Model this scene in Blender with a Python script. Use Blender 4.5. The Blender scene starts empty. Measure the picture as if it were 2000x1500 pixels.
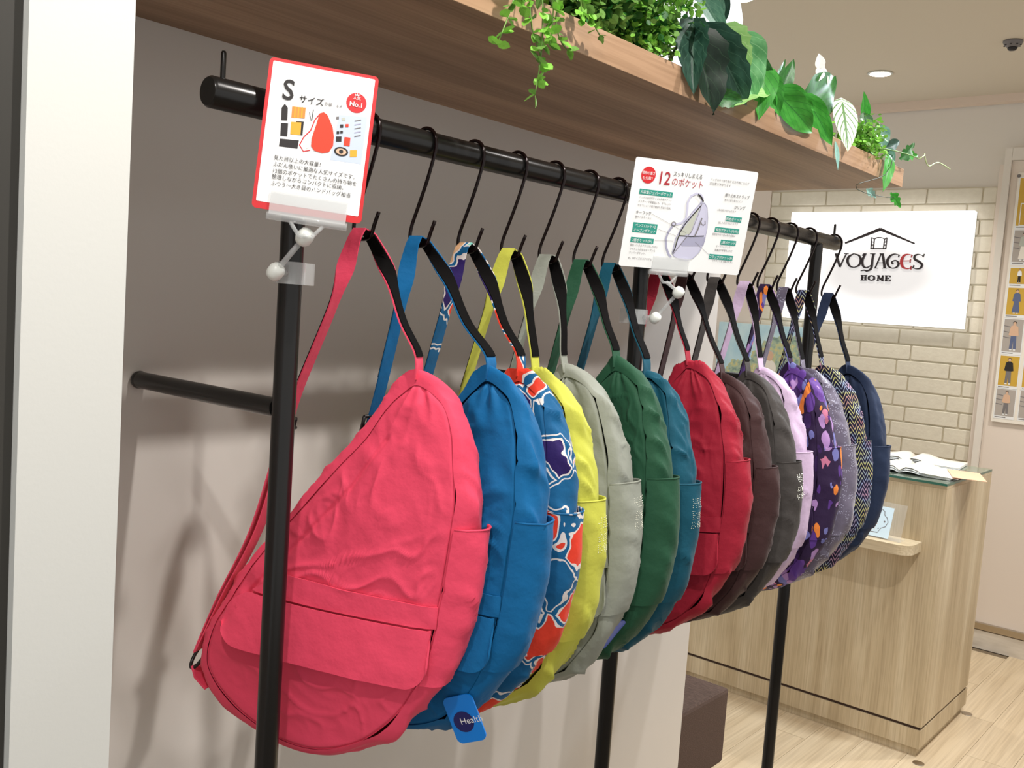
import bpy, math, random
import numpy as np
from mathutils import Vector, Matrix
random.seed(7); np.random.seed(7)
SC = bpy.context.scene
COL = SC.collection
PI = math.pi

# ------------------------------------------------------------------ camera, light, exposure
cam_d = bpy.data.cameras.new('camera'); cam = bpy.data.objects.new('camera', cam_d); COL.objects.link(cam)
F_PX, YAW, PITCH, ROLL = 1861.81, 0.698012, -0.0830126, 0.069839
cy, sy, cp, sp = math.cos(YAW), math.sin(YAW), math.cos(PITCH), math.sin(PITCH)
fw = Vector((-sy*cp, cy*cp, sp)); rt = Vector((cy, sy, 0)); up = rt.cross(fw)
r2 = rt*math.cos(ROLL) + up*math.sin(ROLL); u2 = up*math.cos(ROLL) - rt*math.sin(ROLL)
cam.matrix_world = Matrix(((r2.x, u2.x, -fw.x, 0), (r2.y, u2.y, -fw.y, 0), (r2.z, u2.z, -fw.z, 1.42), (0, 0, 0, 1)))
cam_d.sensor_width = 36; cam_d.lens = F_PX/2000*36; cam_d.clip_start = .02
SC.camera = cam
SC.view_settings.view_transform = 'Standard'; SC.view_settings.look = 'None'
SC.view_settings.gamma = 1; SC.view_settings.use_curve_mapping = False
SC.view_settings.exposure = 0.0

world = bpy.data.worlds.new('world'); SC.world = world; world.use_nodes = True
bg = world.node_tree.nodes['Background']; bg.inputs[0].default_value = (1, .99, .97, 1); bg.inputs[1].default_value = .80

def spot(x, y, z, w, size=80, blend=.6, radius=.035, col=(1, .95, .89), aim=(0, 0, -1)):
    l = bpy.data.lights.new('downlight_lamp', 'SPOT'); l.energy = w; l.spot_size = math.radians(size); l.spot_blend = blend
    l.shadow_soft_size = radius; l.color = col
    o = bpy.data.objects.new('downlight_lamp', l); COL.objects.link(o); o.location = (x, y, z)
    o.rotation_euler = Vector(aim).to_track_quat('-Z', 'Y').to_euler()
    return o
# track spots above the aisle, aimed at the rack
spot(-.16, .78, 2.48, 62, 95, .7, .022, (1, .95, .9), (-.45, .05, -1))
spot(-.15, -.10, 2.48, 40, 90, .8, .03, (1, .96, .92), (-.42, .50, -1))
spot(-.16, 1.75, 2.48, 58, 95, .7, .03, (1, .96, .93), (-.42, .1, -1))
spot(-.15, 2.72, 2.48, 50, 100, .8, .035, (1, .97, .95), (-.4, -.1, -1))
spot(-.55, 3.10, 2.46, 75, 130, .8, .07, (.80, .90, 1), (-.45, -.55, -1))
spot(-1.55, 4.14, 2.46, 34, 120, .8, .04)
spot(-1.62, 2.99, 2.46, 34, 120, .8, .04, (.86, .93, 1))
spot(-.35, 4.0, 2.46, 66, 120, .8, .04)
spot(-.3, 3.2, 2.46, 32, 120, .8, .04)

# ------------------------------------------------------------------ materials
def lin(c):
    return tuple(((v/255)/12.92 if v/255 <= .04045 else ((v/255+.055)/1.055)**2.4) for v in c)
class NT:
    def __init__(s, m): s.t = m.node_tree; s.n = s.t.nodes; s.l = s.t.links
    def add(s, typ, **kw):
        nd = s.n.new(typ)
        for k, v in kw.items():
            if k.startswith('i_'):
                key = k[2:]; key = int(key) if key.isdigit() else key.replace('_', ' ')
                nd.inputs[key].default_value = v
            else: setattr(nd, k, v)
        return nd
    def ln(s, a, b): s.l.new(a, b)
def mat(name, col, rough=.6, metal=0, spec=.5, **kw):
    m = bpy.data.materials.new(name); m.use_nodes = True
    b = m.node_tree.nodes['Principled BSDF']
    b.inputs['Base Color'].default_value = (*lin(col), 1); b.inputs['Roughness'].default_value = rough
    b.inputs['Metallic'].default_value = metal; b.inputs['Specular IOR Level'].default_value = spec
    for k, v in kw.items(): b.inputs[k.replace('_', ' ')].default_value = v
    return m
def ramp(t, stops, interp='LINEAR'):
    r = t.add('ShaderNodeValToRGB'); cr = r.color_ramp; cr.interpolation = interp
    while len(cr.elements) < len(stops): cr.elements.new(.5)
    for e, (p, c) in zip(cr.elements, stops):
        e.position = p; e.color = (*lin(c), 1)
    return r
def coords(t, scale=(1, 1, 1), kind='Object', rot=(0, 0, 0)):
    tc = t.add('ShaderNodeTexCoord'); mp = t.add('ShaderNodeMapping')
    mp.inputs['Scale'].default_value = scale; mp.inputs['Rotation'].default_value = rot
    t.ln(tc.outputs[kind], mp.inputs['Vector']); return mp.outputs['Vector']
def bump(m, scale, strength, dist=.002, stretch=(1, 1, 1), detail=4, rot=(0, 0, 0)):
    t = NT(m); b = t.n['Principled BSDF']
    nz = t.add('ShaderNodeTexNoise', i_Scale=scale, i_Detail=detail)
    t.ln(coords(t, stretch, rot=rot), nz.inputs['Vector'])
    bp = t.add('ShaderNodeBump', i_Strength=strength, i_Distance=dist)
    t.ln(nz.outputs['Fac'], bp.inputs['Height'])
    if b.inputs['Normal'].links: t.ln(b.inputs['Normal'].links[0].from_socket, bp.inputs['Normal'])
    t.ln(bp.outputs['Normal'], b.inputs['Normal']); return m
def mottled(name, c1, c2, scale, rough=.6, stretch=(1, 1, 1), **kw):
    m = mat(name, c1, rough, **kw); t = NT(m)
    nz = t.add('ShaderNodeTexNoise', i_Scale=scale, i_Detail=5)
    t.ln(coords(t, stretch), nz.inputs['Vector'])
    r = ramp(t, [(.3, c1), (.7, c2)]); t.ln(nz.outputs['Fac'], r.inputs['Fac']); t.ln(r.outputs['Color'], t.n['Principled BSDF'].inputs['Base Color'])
    return m
def wood(name, c1, c2, c3, axis, rough=.45, sc=1.0):
    m = mat(name, c1, rough, spec=.35); t = NT(m); b = t.n['Principled BSDF']
    st = [14*sc, 14*sc, 14*sc]; st[axis] = .9*sc
    v = coords(t, st)
    n1 = t.add('ShaderNodeTexNoise', i_Scale=.8, i_Detail=4, i_Distortion=.5); t.ln(v, n1.inputs['Vector'])
    st2 = [160*sc]*3; st2[axis] = 4*sc
    n2 = t.add('ShaderNodeTexNoise', i_Scale=1.2, i_Detail=3); t.ln(coords(t, st2), n2.inputs['Vector'])
    r = ramp(t, [(.3, c1), (.5, c2), (.7, c3)]); t.ln(n1.outputs['Fac'], r.inputs['Fac'])
    mx = t.add('ShaderNodeMixRGB', blend_type='MULTIPLY'); mx.inputs[0].default_value = .55
    r2_ = ramp(t, [(.3, (205, 198, 190)), (.6, (255, 255, 255))]); t.ln(n2.outputs['Fac'], r2_.inputs['Fac'])
    t.ln(r.outputs['Color'], mx.inputs[1]); t.ln(r2_.outputs['Color'], mx.inputs[2]); t.ln(mx.outputs[0], b.inputs['Base Color'])
    return m
def emis(name, col, st):
    m = bpy.data.materials.new(name); m.use_nodes = True; b = m.node_tree.nodes['Principled BSDF']
    b.inputs['Base Color'].default_value = (*lin(col), 1); b.inputs['Emission Color'].default_value = (*lin(col), 1); b.inputs['Emission Strength'].default_value = st
    return m

M = {}
M['wall'] = bump(mottled('laminate_wall', (212, 206, 199), (216, 210, 203), 3, .42), 300, .05, .0005)
M['white_wall'] = bump(mat('painted_wall', (226, 220, 210), .8), 250, .12, .001)
M['column'] = bump(mat('white_column', (218, 219, 214), .7), 220, .12, .001)
M['pinkwall'] = bump(mat('warm_wall', (228, 216, 204), .8), 200, .1, .001)
M['brick'] = bump(mottled('painted_brick', (226, 220, 202), (219, 212, 194), 30, .75), 90, .35, .003)
M['mortar'] = mat('mortar', (212, 204, 182), .9)
M['ceiling'] = bump(mat('ceiling_paint', (214, 204, 186), .9), 150, .1, .001)
M['cove'] = mat('cove_paint', (226, 208, 192), .8)
M['shelf'] = wood('walnut_shelf', (152, 121, 94), (174, 141, 112), (198, 164, 134), 1)
M['oak'] = wood('pale_oak', (176, 157, 126), (198, 180, 148), (214, 199, 170), 2)
M['oak_h'] = wood('pale_oak_flat', (176, 157, 126), (198, 180, 148), (214, 199, 170), 0)
M['plank'] = wood('floor_plank', (204, 184, 152), (218, 200, 170), (228, 212, 184), 1, .35, .6)
M['floor'] = mat('floor_base', (120, 104, 82), .8)
M['black_metal'] = bump(mat('black_powder_metal', (30, 29, 28), .25, .3), 400, .04, .0003)
M['gloss_black'] = mat('gloss_black_wire', (26, 14, 14), .18, .5)
M['dark_frame'] = mat('dark_frame', (52, 50, 45), .6)
M['groove'] = mat('groove_shadow_gap', (64, 44, 34), .8)
M['acrylic'] = mat('clear_acrylic', (225, 228, 228), .08, 0, .9, Alpha=.34, IOR=1.49)
M['acrylic_thin'] = mat('thin_clear_acrylic', (225, 228, 228), .05, 0, .9, Alpha=.10, IOR=1.49)
M['glass'] = mat('clear_glass', (225, 242, 235), .03, 0, .6, Transmission_Weight=.95, IOR=1.3)
M['glass_edge'] = mat('green_glass_edge', (40, 96, 80), .15)
M['white_plastic'] = mat('white_plastic', (232, 236, 230), .35)
M['chrome'] = mat('chrome', (200, 200, 200), .15, 1)
M['steel'] = mat('brushed_steel', (190, 180, 165), .3, 1)
M['baseboard'] = mottled('scuffed_white_baseboard', (226, 218, 205), (205, 196, 182), 12, .6, (1, 1, 4))
M['bench'] = bump(mottled('brown_bench_fabric', (62, 46, 40), (96, 76, 66), 60, .9, (1, 6, 6)), 260, .5, .002)
M['paper'] = mat('white_paper', (238, 240, 240), .45)
M['paper_warm'] = mat('warm_paper', (240, 234, 222), .5)
M['peach'] = mat('peach_paper', (228, 174, 142), .6)
M['ink'] = mat('black_ink', (34, 30, 30), .6)
M['ink_grey'] = mat('grey_ink', (120, 116, 116), .6)
M['red_ink'] = mat('red_ink', (206, 34, 40), .5)
M['dkred_ink'] = mat('dark_red_ink', (168, 40, 52), .5)
M['teal_ink'] = mat('teal_ink', (44, 148, 132), .5)
M['pblue'] = mat('pale_blue_print', (196, 208, 226), .5)
M['lilac_ink'] = mat('pale_lilac_print', (198, 198, 220), .5)
M['lilac_ink2'] = mat('mid_lilac_print', (164, 164, 188), .5)
M['green_grey'] = mat('grey_green_print', (188, 192, 180), .5)
M['yellow_ink'] = mat('yellow_print', (228, 168, 44), .5)
M['mustard'] = mat('mustard_print', (206, 166, 60), .5)
M['skin_ink'] = mat('skin_print', (218, 180, 150), .5)
M['denim_ink'] = mat('denim_print', (92, 104, 138), .5)
M['greyp'] = mat('grey_photo_print', (176, 168, 160), .5)
M['tealdk'] = mat('dark_green_print', (34, 78, 64), .5)
M['cardblue'] = mat('icy_blue_card', (206, 226, 236), .2)
M['orange_ink'] = mat('orange_print', (232, 142, 60), .5)
M['redorange'] = mat('orange_red_print', (226, 60, 30), .5)
M['sign_black'] = mat('sign_black_letters', (30, 18, 20), .4)
M['sign_red'] = mat('sign_red_letter', (168, 44, 48), .4)
M['rubber'] = mat('black_webbing', (9, 7, 7), .95, 0, .15)
M['buckle'] = mat('black_plastic_buckle', (24, 22, 22), .35)
M['stud'] = mat('pale_stud', (214, 216, 200), .3, .6)
M['lamp'] = emis('lamp_glow', (255, 240, 215), 14)
M['soil'] = mat('dark_moss', (40, 44, 24), .9)
M['curl'] = mat('pale_green_tendril', (180, 200, 140), .5)
M['stem'] = mat('green_stem', (104, 142, 62), .5)
M['darkstem'] = mat('dark_green_stem', (36, 54, 34), .5)

# ------------------------------------------------------------------ object helpers
def tag(o, label=None, cat=None, group=None, kind=None):
    if label: o['label'] = label
    if cat: o['category'] = cat
    if group: o['group'] = group
    if kind: o['kind'] = kind
    return o
def link(name, me, parent=None, m=None, smooth=False):
    o = bpy.data.objects.new(name, me); COL.objects.link(o)
    if parent: o.parent = parent
    if m is not None:
        for mm in (m if isinstance(m, (list, tuple)) else [m]): me.materials.append(mm)
    if smooth and len(me.polygons): me.polygons.foreach_set('use_smooth', [True]*len(me.polygons))
    return o
def empty(name, loc=(0, 0, 0), rz=0):
    o = bpy.data.objects.new(name, None); COL.objects.link(o); o.location = loc; o.rotation_euler = (0, 0, rz); o.empty_display_size = .02
    return o
class MB:
    """collects simple shapes into one mesh"""
    def __init__(s): s.v = []; s.f = []; s.mi = []
    def add(s, vs, fs, mi=0):
        k = len(s.v); s.v += [tuple(p) for p in vs]; s.f += [tuple(i+k for i in f) for f in fs]; s.mi += [mi]*len(fs); return s
    def box(s, x0, x1, y0, y1, z0, z1, mi=0):
        vs = [(x, y, z) for z in (z0, z1) for y in (y0, y1) for x in (x0, x1)]
        return s.add(vs, [(0, 2, 3, 1), (4, 5, 7, 6), (0, 1, 5, 4), (2, 6, 7, 3), (0, 4, 6, 2), (1, 3, 7, 5)], mi)
    def tube(s, pts, r, n=10, mi=0, cap=True):
        pts = [Vector(p) for p in pts]; rr = r if isinstance(r, (list, tuple)) else [r]*len(pts)
        vs = []; prev = None
        for i, p in enumerate(pts):
            d = (pts[min(i+1, len(pts)-1)]-pts[max(i-1, 0)]).normalized()
            if prev is None:
                a = Vector((0, 0, 1)) if abs(d.z) < .9 else Vector((1, 0, 0)); prev = d.cross(a).normalized()
            else: prev = (prev-d*prev.dot(d)).normalized()
            q = d.cross(prev)
            for k in range(n):
                t = 2*PI*k/n; vs.append(p+prev*math.cos(t)*rr[i]+q*math.sin(t)*rr[i])
        fs = [(i*n+k, i*n+(k+1) % n, (i+1)*n+(k+1) % n, (i+1)*n+k) for i in range(len(pts)-1) for k in range(n)]
        if cap: fs += [tuple(range(n))[::-1], tuple(range((len(pts)-1)*n, len(pts)*n))]
        return s.add(vs, fs, mi)
    def lathe(s, prof, c=(0, 0, 0), n=24, axis='z', mi=0):
        vs = []
        for r, h in prof:
            for k in range(n):
                t = 2*PI*k/n; a, b = r*math.cos(t), r*math.sin(t)
                p = (a, b, h) if axis == 'z' else ((h, a, b) if axis == 'x' else (b, h, a))
                vs.append((p[0]+c[0], p[1]+c[1], p[2]+c[2]))
        m_ = len(prof)
        fs = [(i*n+k, i*n+(k+1) % n, (i+1)*n+(k+1) % n, (i+1)*n+k) for i in range(m_-1) for k in range(n)]
        fs += [tuple(range(n))[::-1], tuple(range((m_-1)*n, m_*n))]
        return s.add(vs, fs, mi)
    def mesh(s, name):
        me = bpy.data.meshes.new(name); me.from_pydata(s.v, [], s.f); me.update()
        if any(s.mi): me.polygons.foreach_set('material_index', s.mi)
        return me
    def build(s, name, m, parent=None, smooth=False, bev=0):
        o = link(name, s.mesh(name), parent, m, smooth)
        if bev:
            md = o.modifiers.new('bevel', 'BEVEL'); md.width = bev; md.segments = 2; md.limit_method = 'ANGLE'
        return o
def box(name, m, x0, x1, y0, y1, z0, z1, parent=None, bev=0): return MB().box(x0, x1, y0, y1, z0, z1).build(name, m, parent, False, bev)
def struct(o): o['kind'] = 'structure'; return o
def autosmooth(o, deg=40):
    me = o.data; me.polygons.foreach_set('use_smooth', [True]*len(me.polygons))
    try: me.set_sharp_from_angle(angle=math.radians(deg))
    except Exception: pass
    return o

# ------------------------------------------------------------------ flat print helper: things printed in a card's own plane
class Print:
    """2-D artwork in metres (x right, y up from top-left = negative y), later stood up in a plane"""
    def __init__(s, frame, parent, names=None): s.fr = frame; s.parent = parent; s.parts = []
    def _mb(s, name, m):
        b = MB(); s.parts.append((name, m, b)); return b
    def poly(s, name, m, pts, lift=.0004):
        s._mb(name, m).add([(x, y, lift) for x, y in pts], [tuple(range(len(pts)))])
    def rect(s, name, m, x0, y0, x1, y1, lift=.0004): s.poly(name, m, [(x0, y0), (x0, y1), (x1, y1), (x1, y0)], lift)
    def disc(s, name, m, cx, cy, rx, ry=None, lift=.0006, n=28):
        ry = ry or rx; s.poly(name, m, [(cx+rx*math.cos(2*PI*k/n), cy+ry*math.sin(2*PI*k/n)) for k in range(n)], lift)
    def line(s, name, m, pts, w, lift=.0008, closed=False):
        pts = [Vector(p) for p in pts]
        if closed: pts = pts+[pts[0]]
        ws = w if isinstance(w, (list, tuple)) else [w]*len(pts)
        vs = []
        for i, p in enumerate(pts):
            d = (pts[min(i+1, len(pts)-1)]-pts[max(i-1, 0)]).normalized(); nn = Vector((-d.y, d.x))*ws[i]/2
            vs += [(p.x+nn.x, p.y+nn.y, lift), (p.x-nn.x, p.y-nn.y, lift)]
        s._mb(name, m).add(vs, [(2*i, 2*i+1, 2*i+3, 2*i+2) for i in range(len(pts)-1)])
    def text(s, name, m, body, x, y, size, align='LEFT', lift=.001, sx=1, bold=0):
        c = bpy.data.curves.new('t', 'FONT'); c.body = body; c.size = size; c.align_x = align; c.resolution_u = 3
        if bold: c.offset = bold*size
        o = bpy.data.objects.new('t', c); COL.objects.link(o)
        bpy.context.view_layer.update()
        me = bpy.data.meshes.new_from_object(o.evaluated_get(bpy.context.evaluated_depsgraph_get()))
        s._mb(name, m).add([(v.co.x*sx+x, v.co.y+y, lift) for v in me.vertices], [tuple(p.vertices) for p in me.polygons])
        bpy.data.objects.remove(o); bpy.data.curves.remove(c); bpy.data.meshes.remove(me)
    def finish(s):
        out = []
        for name, m, b in s.parts:
            b.v = [tuple(s.fr @ Vector(v)) for v in b.v]
            out.append(b.build(name, M[m], s.parent))
        return out
def plane_frame(p0, ux, vy):
    """matrix: x along ux, y along vy (up), z = normal"""
    ux = Vector(ux).normalized(); vy = Vector(vy); vy = (vy-ux*vy.dot(ux)).normalized(); n = ux.cross(vy)
    return Matrix(((ux.x, vy.x, n.x, p0[0]), (ux.y, vy.y, n.y, p0[1]), (ux.z, vy.z, n.z, p0[2]), (0, 0, 0, 1)))
def rounded(x0, y0, x1, y1, r, n=5):
    pts = []
    for cx, cy_, a0 in ((x1-r, y1-r, 0), (x0+r, y1-r, 90), (x0+r, y0+r, 180), (x1-r, y0+r, 270)):
        for k in range(n+1):
            t = math.radians(a0+90*k/n); pts.append((cx+r*math.cos(t), cy_+r*math.sin(t)))
    return pts
def slab(pts, z0, z1, fr=None):
    n = len(pts); vs = [(x, y, z0) for x, y in pts]+[(x, y, z1) for x, y in pts]
    if fr: vs = [tuple(fr @ Vector(v)) for v in vs]
    fs = [tuple(range(n))[::-1], tuple(range(n, 2*n))]+[(i, (i+1) % n, n+(i+1) % n, n+i) for i in range(n)]
    b = MB(); b.add(vs, fs); return b

# ================================================================== STRUCTURE
WX = -1.233; YEND = 2.30; YB = 4.75; ZC = 2.51
fl = struct(box('floor', M['floor'], -3.2, 2.2, -1.6, YB, -.06, -.004))
pw = .1445
pm = []
for L in (.9, .45):
    me = MB().box(0, pw-.0012, 0, L-.0015, -.004, 0).mesh('plank'); me.materials.append(M['plank']); pm.append((L, me))
npl = 0
for i in range(-15, 6):
    x = -1.0605+i*pw
    y = 1.5-((i*.37) % .9)
    while y < YB-.01:
        L, me = pm[0]
        if y+.3 > 1.6:
            if y+L > YB+.05: L, me = pm[1]
            if y+L > YB+.05: break
            o = link('floor_plank', me, fl); o.location = (x, y, 0); npl += 1
        y += L
struct(box('ceiling', M['ceiling'], -3.2, 2.2, -.4, YB, ZC, ZC+.08))
struct(box('trim_1', M['cove'], -3.2, 2.2, YB-.05, YB, ZC-.035, ZC))
# partition the rack stands against
wl = struct(MB().box(WX-.03, WX, .42, YEND, 0, 2.06).build('wall_left', M['wall']))
wl.data.clear_geometry()
prof = [(.42, 0), (YEND, 0), (YEND, 2.2), (YEND-.02, 2.235), (YEND-.06, 2.245), (.42, 2.245)]
b = MB(); n = len(prof)
b.add([(WX-.03, y, z) for y, z in prof]+[(WX, y, z) for y, z in prof], [tuple(range(n))[::-1], tuple(range(n, 2*n))]+[(i, (i+1) % n, n+(i+1) % n, n+i) for i in range(n)])
wl.data = b.mesh('wall_left'); wl.data.materials.append(M['wall'])
struct(box('wall_end_column', M['column'], -1.45, -.8, .3325, .42, 0, 2.5)).name = 'wall_near_end'
struct(box('trim_2', M['dark_frame'], -1.5, -.81, -.35, .332, 0, 2.5))
# back wall: plain stretch, brick stretch, jamb, panel
struct(box('wall_back', M['white_wall'], -3.2, 2.2, YB+.012, YB+.15, 0, ZC))
bx0, bx1, bz0, bz1 = -2.285, -1.185, .55, 2.105
struct(box('wall_back_warm', M['pinkwall'], -3.2, bx0, YB-.012, YB+.012, 0, ZC-.036)).name = 'wall_back_left'
bw = struct(box('wall_brick', M['mortar'], bx0, bx1, YB-.004, YB+.012, 0, bz1)); bw.name = 'wall_back_brick'
bmeshes = {}
def brick(x0, x1, z0, z1):
    w = round(x1-x0, 3)
    if w not in bmeshes:
        m_ = []
        for v in range(3):
            b = MB(); rnd = random.Random(w*100+v); h = z1-z0
            pts = rounded(0, 0, w, h, .006, 2); pts2 = rounded(.003, .003, w-.003, h-.003, .005, 2); n = len(pts)
            b.add([(x, 0, z) for x, z in pts]+[(x, -.004, z) for x, z in pts]+[(x, -.006, z) for x, z in pts2],
                  [tuple(range(2*n, 3*n))]+[(k*n+i, k*n+(i+1) % n, (k+1)*n+(i+1) % n, (k+1)*n+i) for k in (0, 1) for i in range(n)])
            me = b.mesh('brick'); me.materials.append(M['brick']); m_.append(me)
        bmeshes[w] = m_
    o = link('brick', random.choice(bmeshes[w]), bw); o.location = (x0, YB-.004+random.uniform(-.0015, .0005), z0)
    o.rotation_euler = (random.uniform(-.004, .004), 0, random.uniform(-.004, .004))
row = .0745; nb = 0
zz = bz1-row; k = 0
while zz > bz0:
    x = bx1
    first = .063 if k % 2 == 0 else .125
    x1 = x; w = first
    ends = []
    while x1 > bx0+.02:
        x0 = max(x1-w, bx0)
        if x0-bx0 < .03: x0 = bx0
        brick(x0+.0035, x1-.0035, zz+.0032, zz+row-.0032); nb += 1
        x1 = x0; w = .246
    zz -= row; k += 1
# stepped jamb and the panelled bay on the right of the bricks
struct(box('trim_3', M['pinkwall'], -1.184, -1.165, YB-.03, YB+.012, 0, 2.2))
struct(box('trim_4', M['white_wall'], -1.164, -1.135, YB-.045, YB+.012, 0, 2.27))
struct(box('trim_5', M['white_wall'], -1.134, 1.0, YB-.045, YB+.012, 2.215, 2.27))
struct(box('wall_back_panel', M['pinkwall'], -1.134, 1.2, YB-.03, YB+.012, 0, 2.214)).name = 'wall_back_right'
bb = struct(box('baseboard_back', M['baseboard'], -1.09, 1.2, YB-.05, YB-.031, 0, .085))
struct(box('trim_6', M['steel'], -1.10, 1.2, YB-.055, YB-.031, .09, .118))

# ================================================================== SHELF
sh = box('display_shelf', M['shelf'], WX, -.80, .421, 2.35, 1.763, 1.806, None, .0008)
tag(sh, 'long brown wood grain shelf above the hanging bags, carrying the greenery', 'shelf')

# ================================================================== RACK
RX, RZ, RR = -.9, 1.617, .0165
rack = empty('garment_rack', (RX, 1.5, 0)); tag(rack, 'black metal garment rack with thick rail on slim posts, fixed to wall', 'clothes rack')
rack_off = Vector((-RX, -1.5, 0))
def rp(b, name, m, smooth=True, label=None):
    b.v = [(v[0]-RX, v[1]-1.5, v[2]) for v in b.v]; o = b.build(name, m, rack); autosmooth(o)
    if label: o['label'] = label
    return o
Y0, Y1 = .553, 2.232
rp(MB().lathe([(.0145, Y0), (RR, Y0+.003), (RR, Y1-.003), (.0145, Y1)], (RX, 0, RZ), 32, 'y'), 'rail', M['black_metal'])
for py in (.668, 1.397, 2.122):
    rp(MB().lathe([(.0135, 0), (.0135, RZ-RR*.7)], (RX, py, 0), 24), 'post', M['black_metal'])
    rp(MB().lathe([(.024, 0), (.024, .006), (.015, .008)], (RX, py, 0), 24), 'foot_plate', M['black_metal'])
    z = 1.282
    rp(MB().lathe([(.0115, WX+.006), (.0115, RX-.012)], (0, py, z), 20, 'x'), 'wall_bracket', M['black_metal'])
    rp(MB().lathe([(.004, WX+.0005), (.0115, WX+.004), (.0125, WX+.008), (.0115, WX+.012)], (0, py, z), 20, 'x'), 'wall_flange', M['black_metal'])
for py in (.57, 2.215):
    rp(MB().lathe([(.0028, RZ+RR-.002), (.0028, RZ+RR+.026), (.0018, RZ+RR+.028)], (RX, py, 0), 12), 'stop_pin', M['black_metal'])

# ================================================================== HOOKS
def hook_mesh():
    pts = []
    R = .0196
    for k in range(15):
        t = math.radians(200-14.3*k)
        pts.append((R*math.cos(t), 0, R*math.sin(t)))
    pts += [(.0185, 0, -.012), (.008, 0, -.045), (-.006, 0, -.08), (-.0145, 0, -.1), (-.018, 0, -.113)]
    r = .0175; cz = -.121
    for k in range(12):
        t = math.radians(180+13*k+6); pts.append((r*math.cos(t)-.0003, 0, cz+r*math.sin(t)*.55))
    pts += [(.0195, 0, -.113), (.026, 0, -.098)]
    # smooth resample
    P = [Vector(p) for p in pts]; out = []
    for i in range(len(P)-1):
        p0, p1, p2, p3 = P[max(i-1, 0)], P[i], P[i+1], P[min(i+2, len(P)-1)]
        for s in range(3):
            t = s/3; out.append(.5*((2*p1)+(p2-p0)*t+(2*p0-5*p1+4*p2-p3)*t*t+(3*p1-3*p2+p3-p0)*t**3))
    out.append(P[-1])
    return MB().tube(out, .0024, 10).mesh('s_hook')
HM = hook_mesh(); HM.materials.append(M['gloss_black']); HM.polygons.foreach_set('use_smooth', [True]*len(HM.polygons))

# ================================================================== BAGS
OS = [((0, .002), (.003, -.018)), ((.040, -.020), (.036, -.036)), ((.066, -.058), (.052, -.066)), ((.080, -.105), (.060, -.108)),
      ((.088, -.160), (.064, -.160)), ((.089, -.235), (.058, -.235)), ((.083, -.290), (.050, -.290)), ((.070, -.350), (.038, -.350)),
      ((.045, -.400), (.020, -.398)), ((.008, -.445), (-.008, -.434)), ((-.040, -.478), (-.045, -.463)), ((-.095, -.496), (-.095, -.480)),
      ((-.145, -.495), (-.143, -.478)), ((-.190, -.482), (-.183, -.464)), ((-.228, -.463), (-.216, -.446)), ((-.262, -.436), (-.245, -.420)),
      ((-.275, -.400), (-.258, -.392)), ((-.266, -.352), (-.250, -.348)), ((-.238, -.300), (-.226, -.305)), ((-.207, -.250), (-.198, -.258)),
      ((-.170, -.202), (-.163, -.212)), ((-.136, -.160), (-.130, -.172)), ((-.100, -.115), (-.094, -.127)), ((-.069, -.076), (-.062, -.090)),
      ((-.042, -.034), (-.038, -.052)), ((-.021, -.009), (-.018, -.030))]
NSEG = len(OS)
Oc = np.array([a for a, b_ in OS]); Sc = np.array([b_ for a, b_ in OS])
Hk = np.array([.26, .48, .72, .9, 1, 1, 1, 1, 1, 1, .95, .9, .85, .8, .75, .7, .65, .55, .5, .42, .36, .32, .3, .28, .26, .25])
def cr(P, s):
    """closed Catmull-Rom through control values P at parameter s"""
    P = np.asarray(P, float); n = len(P); i = np.floor(s).astype(int); t = s-i
    if P.ndim > 1: t = t[..., None]
    p0, p1, p2, p3 = P[(i-1) % n], P[i % n], P[(i+1) % n], P[(i+2) % n]
    return .5*(2*p1+(p2-p0)*t+(2*p0-5*p1+4*p2-p3)*t*t+(3*p1-3*p2+p3-p0)*t**3)
CC = np.array([-.095, -.295])
_s = np.linspace(0, NSEG, 2001)[:-1]; _S = cr(Sc, _s)-CC
_ang = np.unwrap(np.arctan2(_S[:, 1], _S[:, 0]))
_ord = np.argsort(_ang); _angs = _ang[_ord]; _rad = np.hypot(_S[:, 0], _S[:, 1])[_ord]; _ss = _s[_ord]
def polar(u, z):
    a = np.arctan2(z-CC[1], u-CC[0]); lo = _angs[0]
    a = lo+np.mod(a-lo, 2*PI)
    R = np.interp(a, _angs, _rad); s = np.interp(a, _angs, _ss)
    return np.hypot(u-CC[0], z-CC[1])/R, s
ZIP = np.array([(-.030, -.085), (-.071, -.149), (-.108, -.191), (-.153, -.242), (-.195, -.289), (-.235, -.345)])
def dist_line(u, z, L):
    best = np.full(u.shape, 9.); al = np.zeros(u.shape); acc = 0
    for a, b_ in zip(L[:-1], L[1:]):
        d = b_-a; ll = np.hypot(*d); t = np.clip(((u-a[0])*d[0]+(z-a[1])*d[1])/ll**2, 0, 1)
        q = np.hypot(u-a[0]-t*d[0], z-a[1]-t*d[1]); m_ = q < best; best = np.where(m_, q, best); al = np.where(m_, acc+t*ll, al); acc += ll
    return best, al
def vnoise(x, y, seed):
    tab = np.random.RandomState(seed).rand(64, 64)
    xi = np.floor(x).astype(int); yi = np.floor(y).astype(int); fx = x-xi; fy = y-yi
    fx = fx*fx*fx*(fx*(fx*6-15)+10); fy = fy*fy*fy*(fy*(fy*6-15)+10)
    g = lambda a, b_: tab[a % 64, b_ % 64]
    return (g(xi, yi)*(1-fx)+g(xi+1, yi)*fx)*(1-fy)+(g(xi, yi+1)*(1-fx)+g(xi+1, yi+1)*fx)*fy
def fbm(x, y, seed, o=3):
    return sum(vnoise(x*2**k+k*7.3, y*2**k+k*3.1, seed+k)*.5**k for k in range(o))/sum(.5**k for k in range(o))
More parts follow.
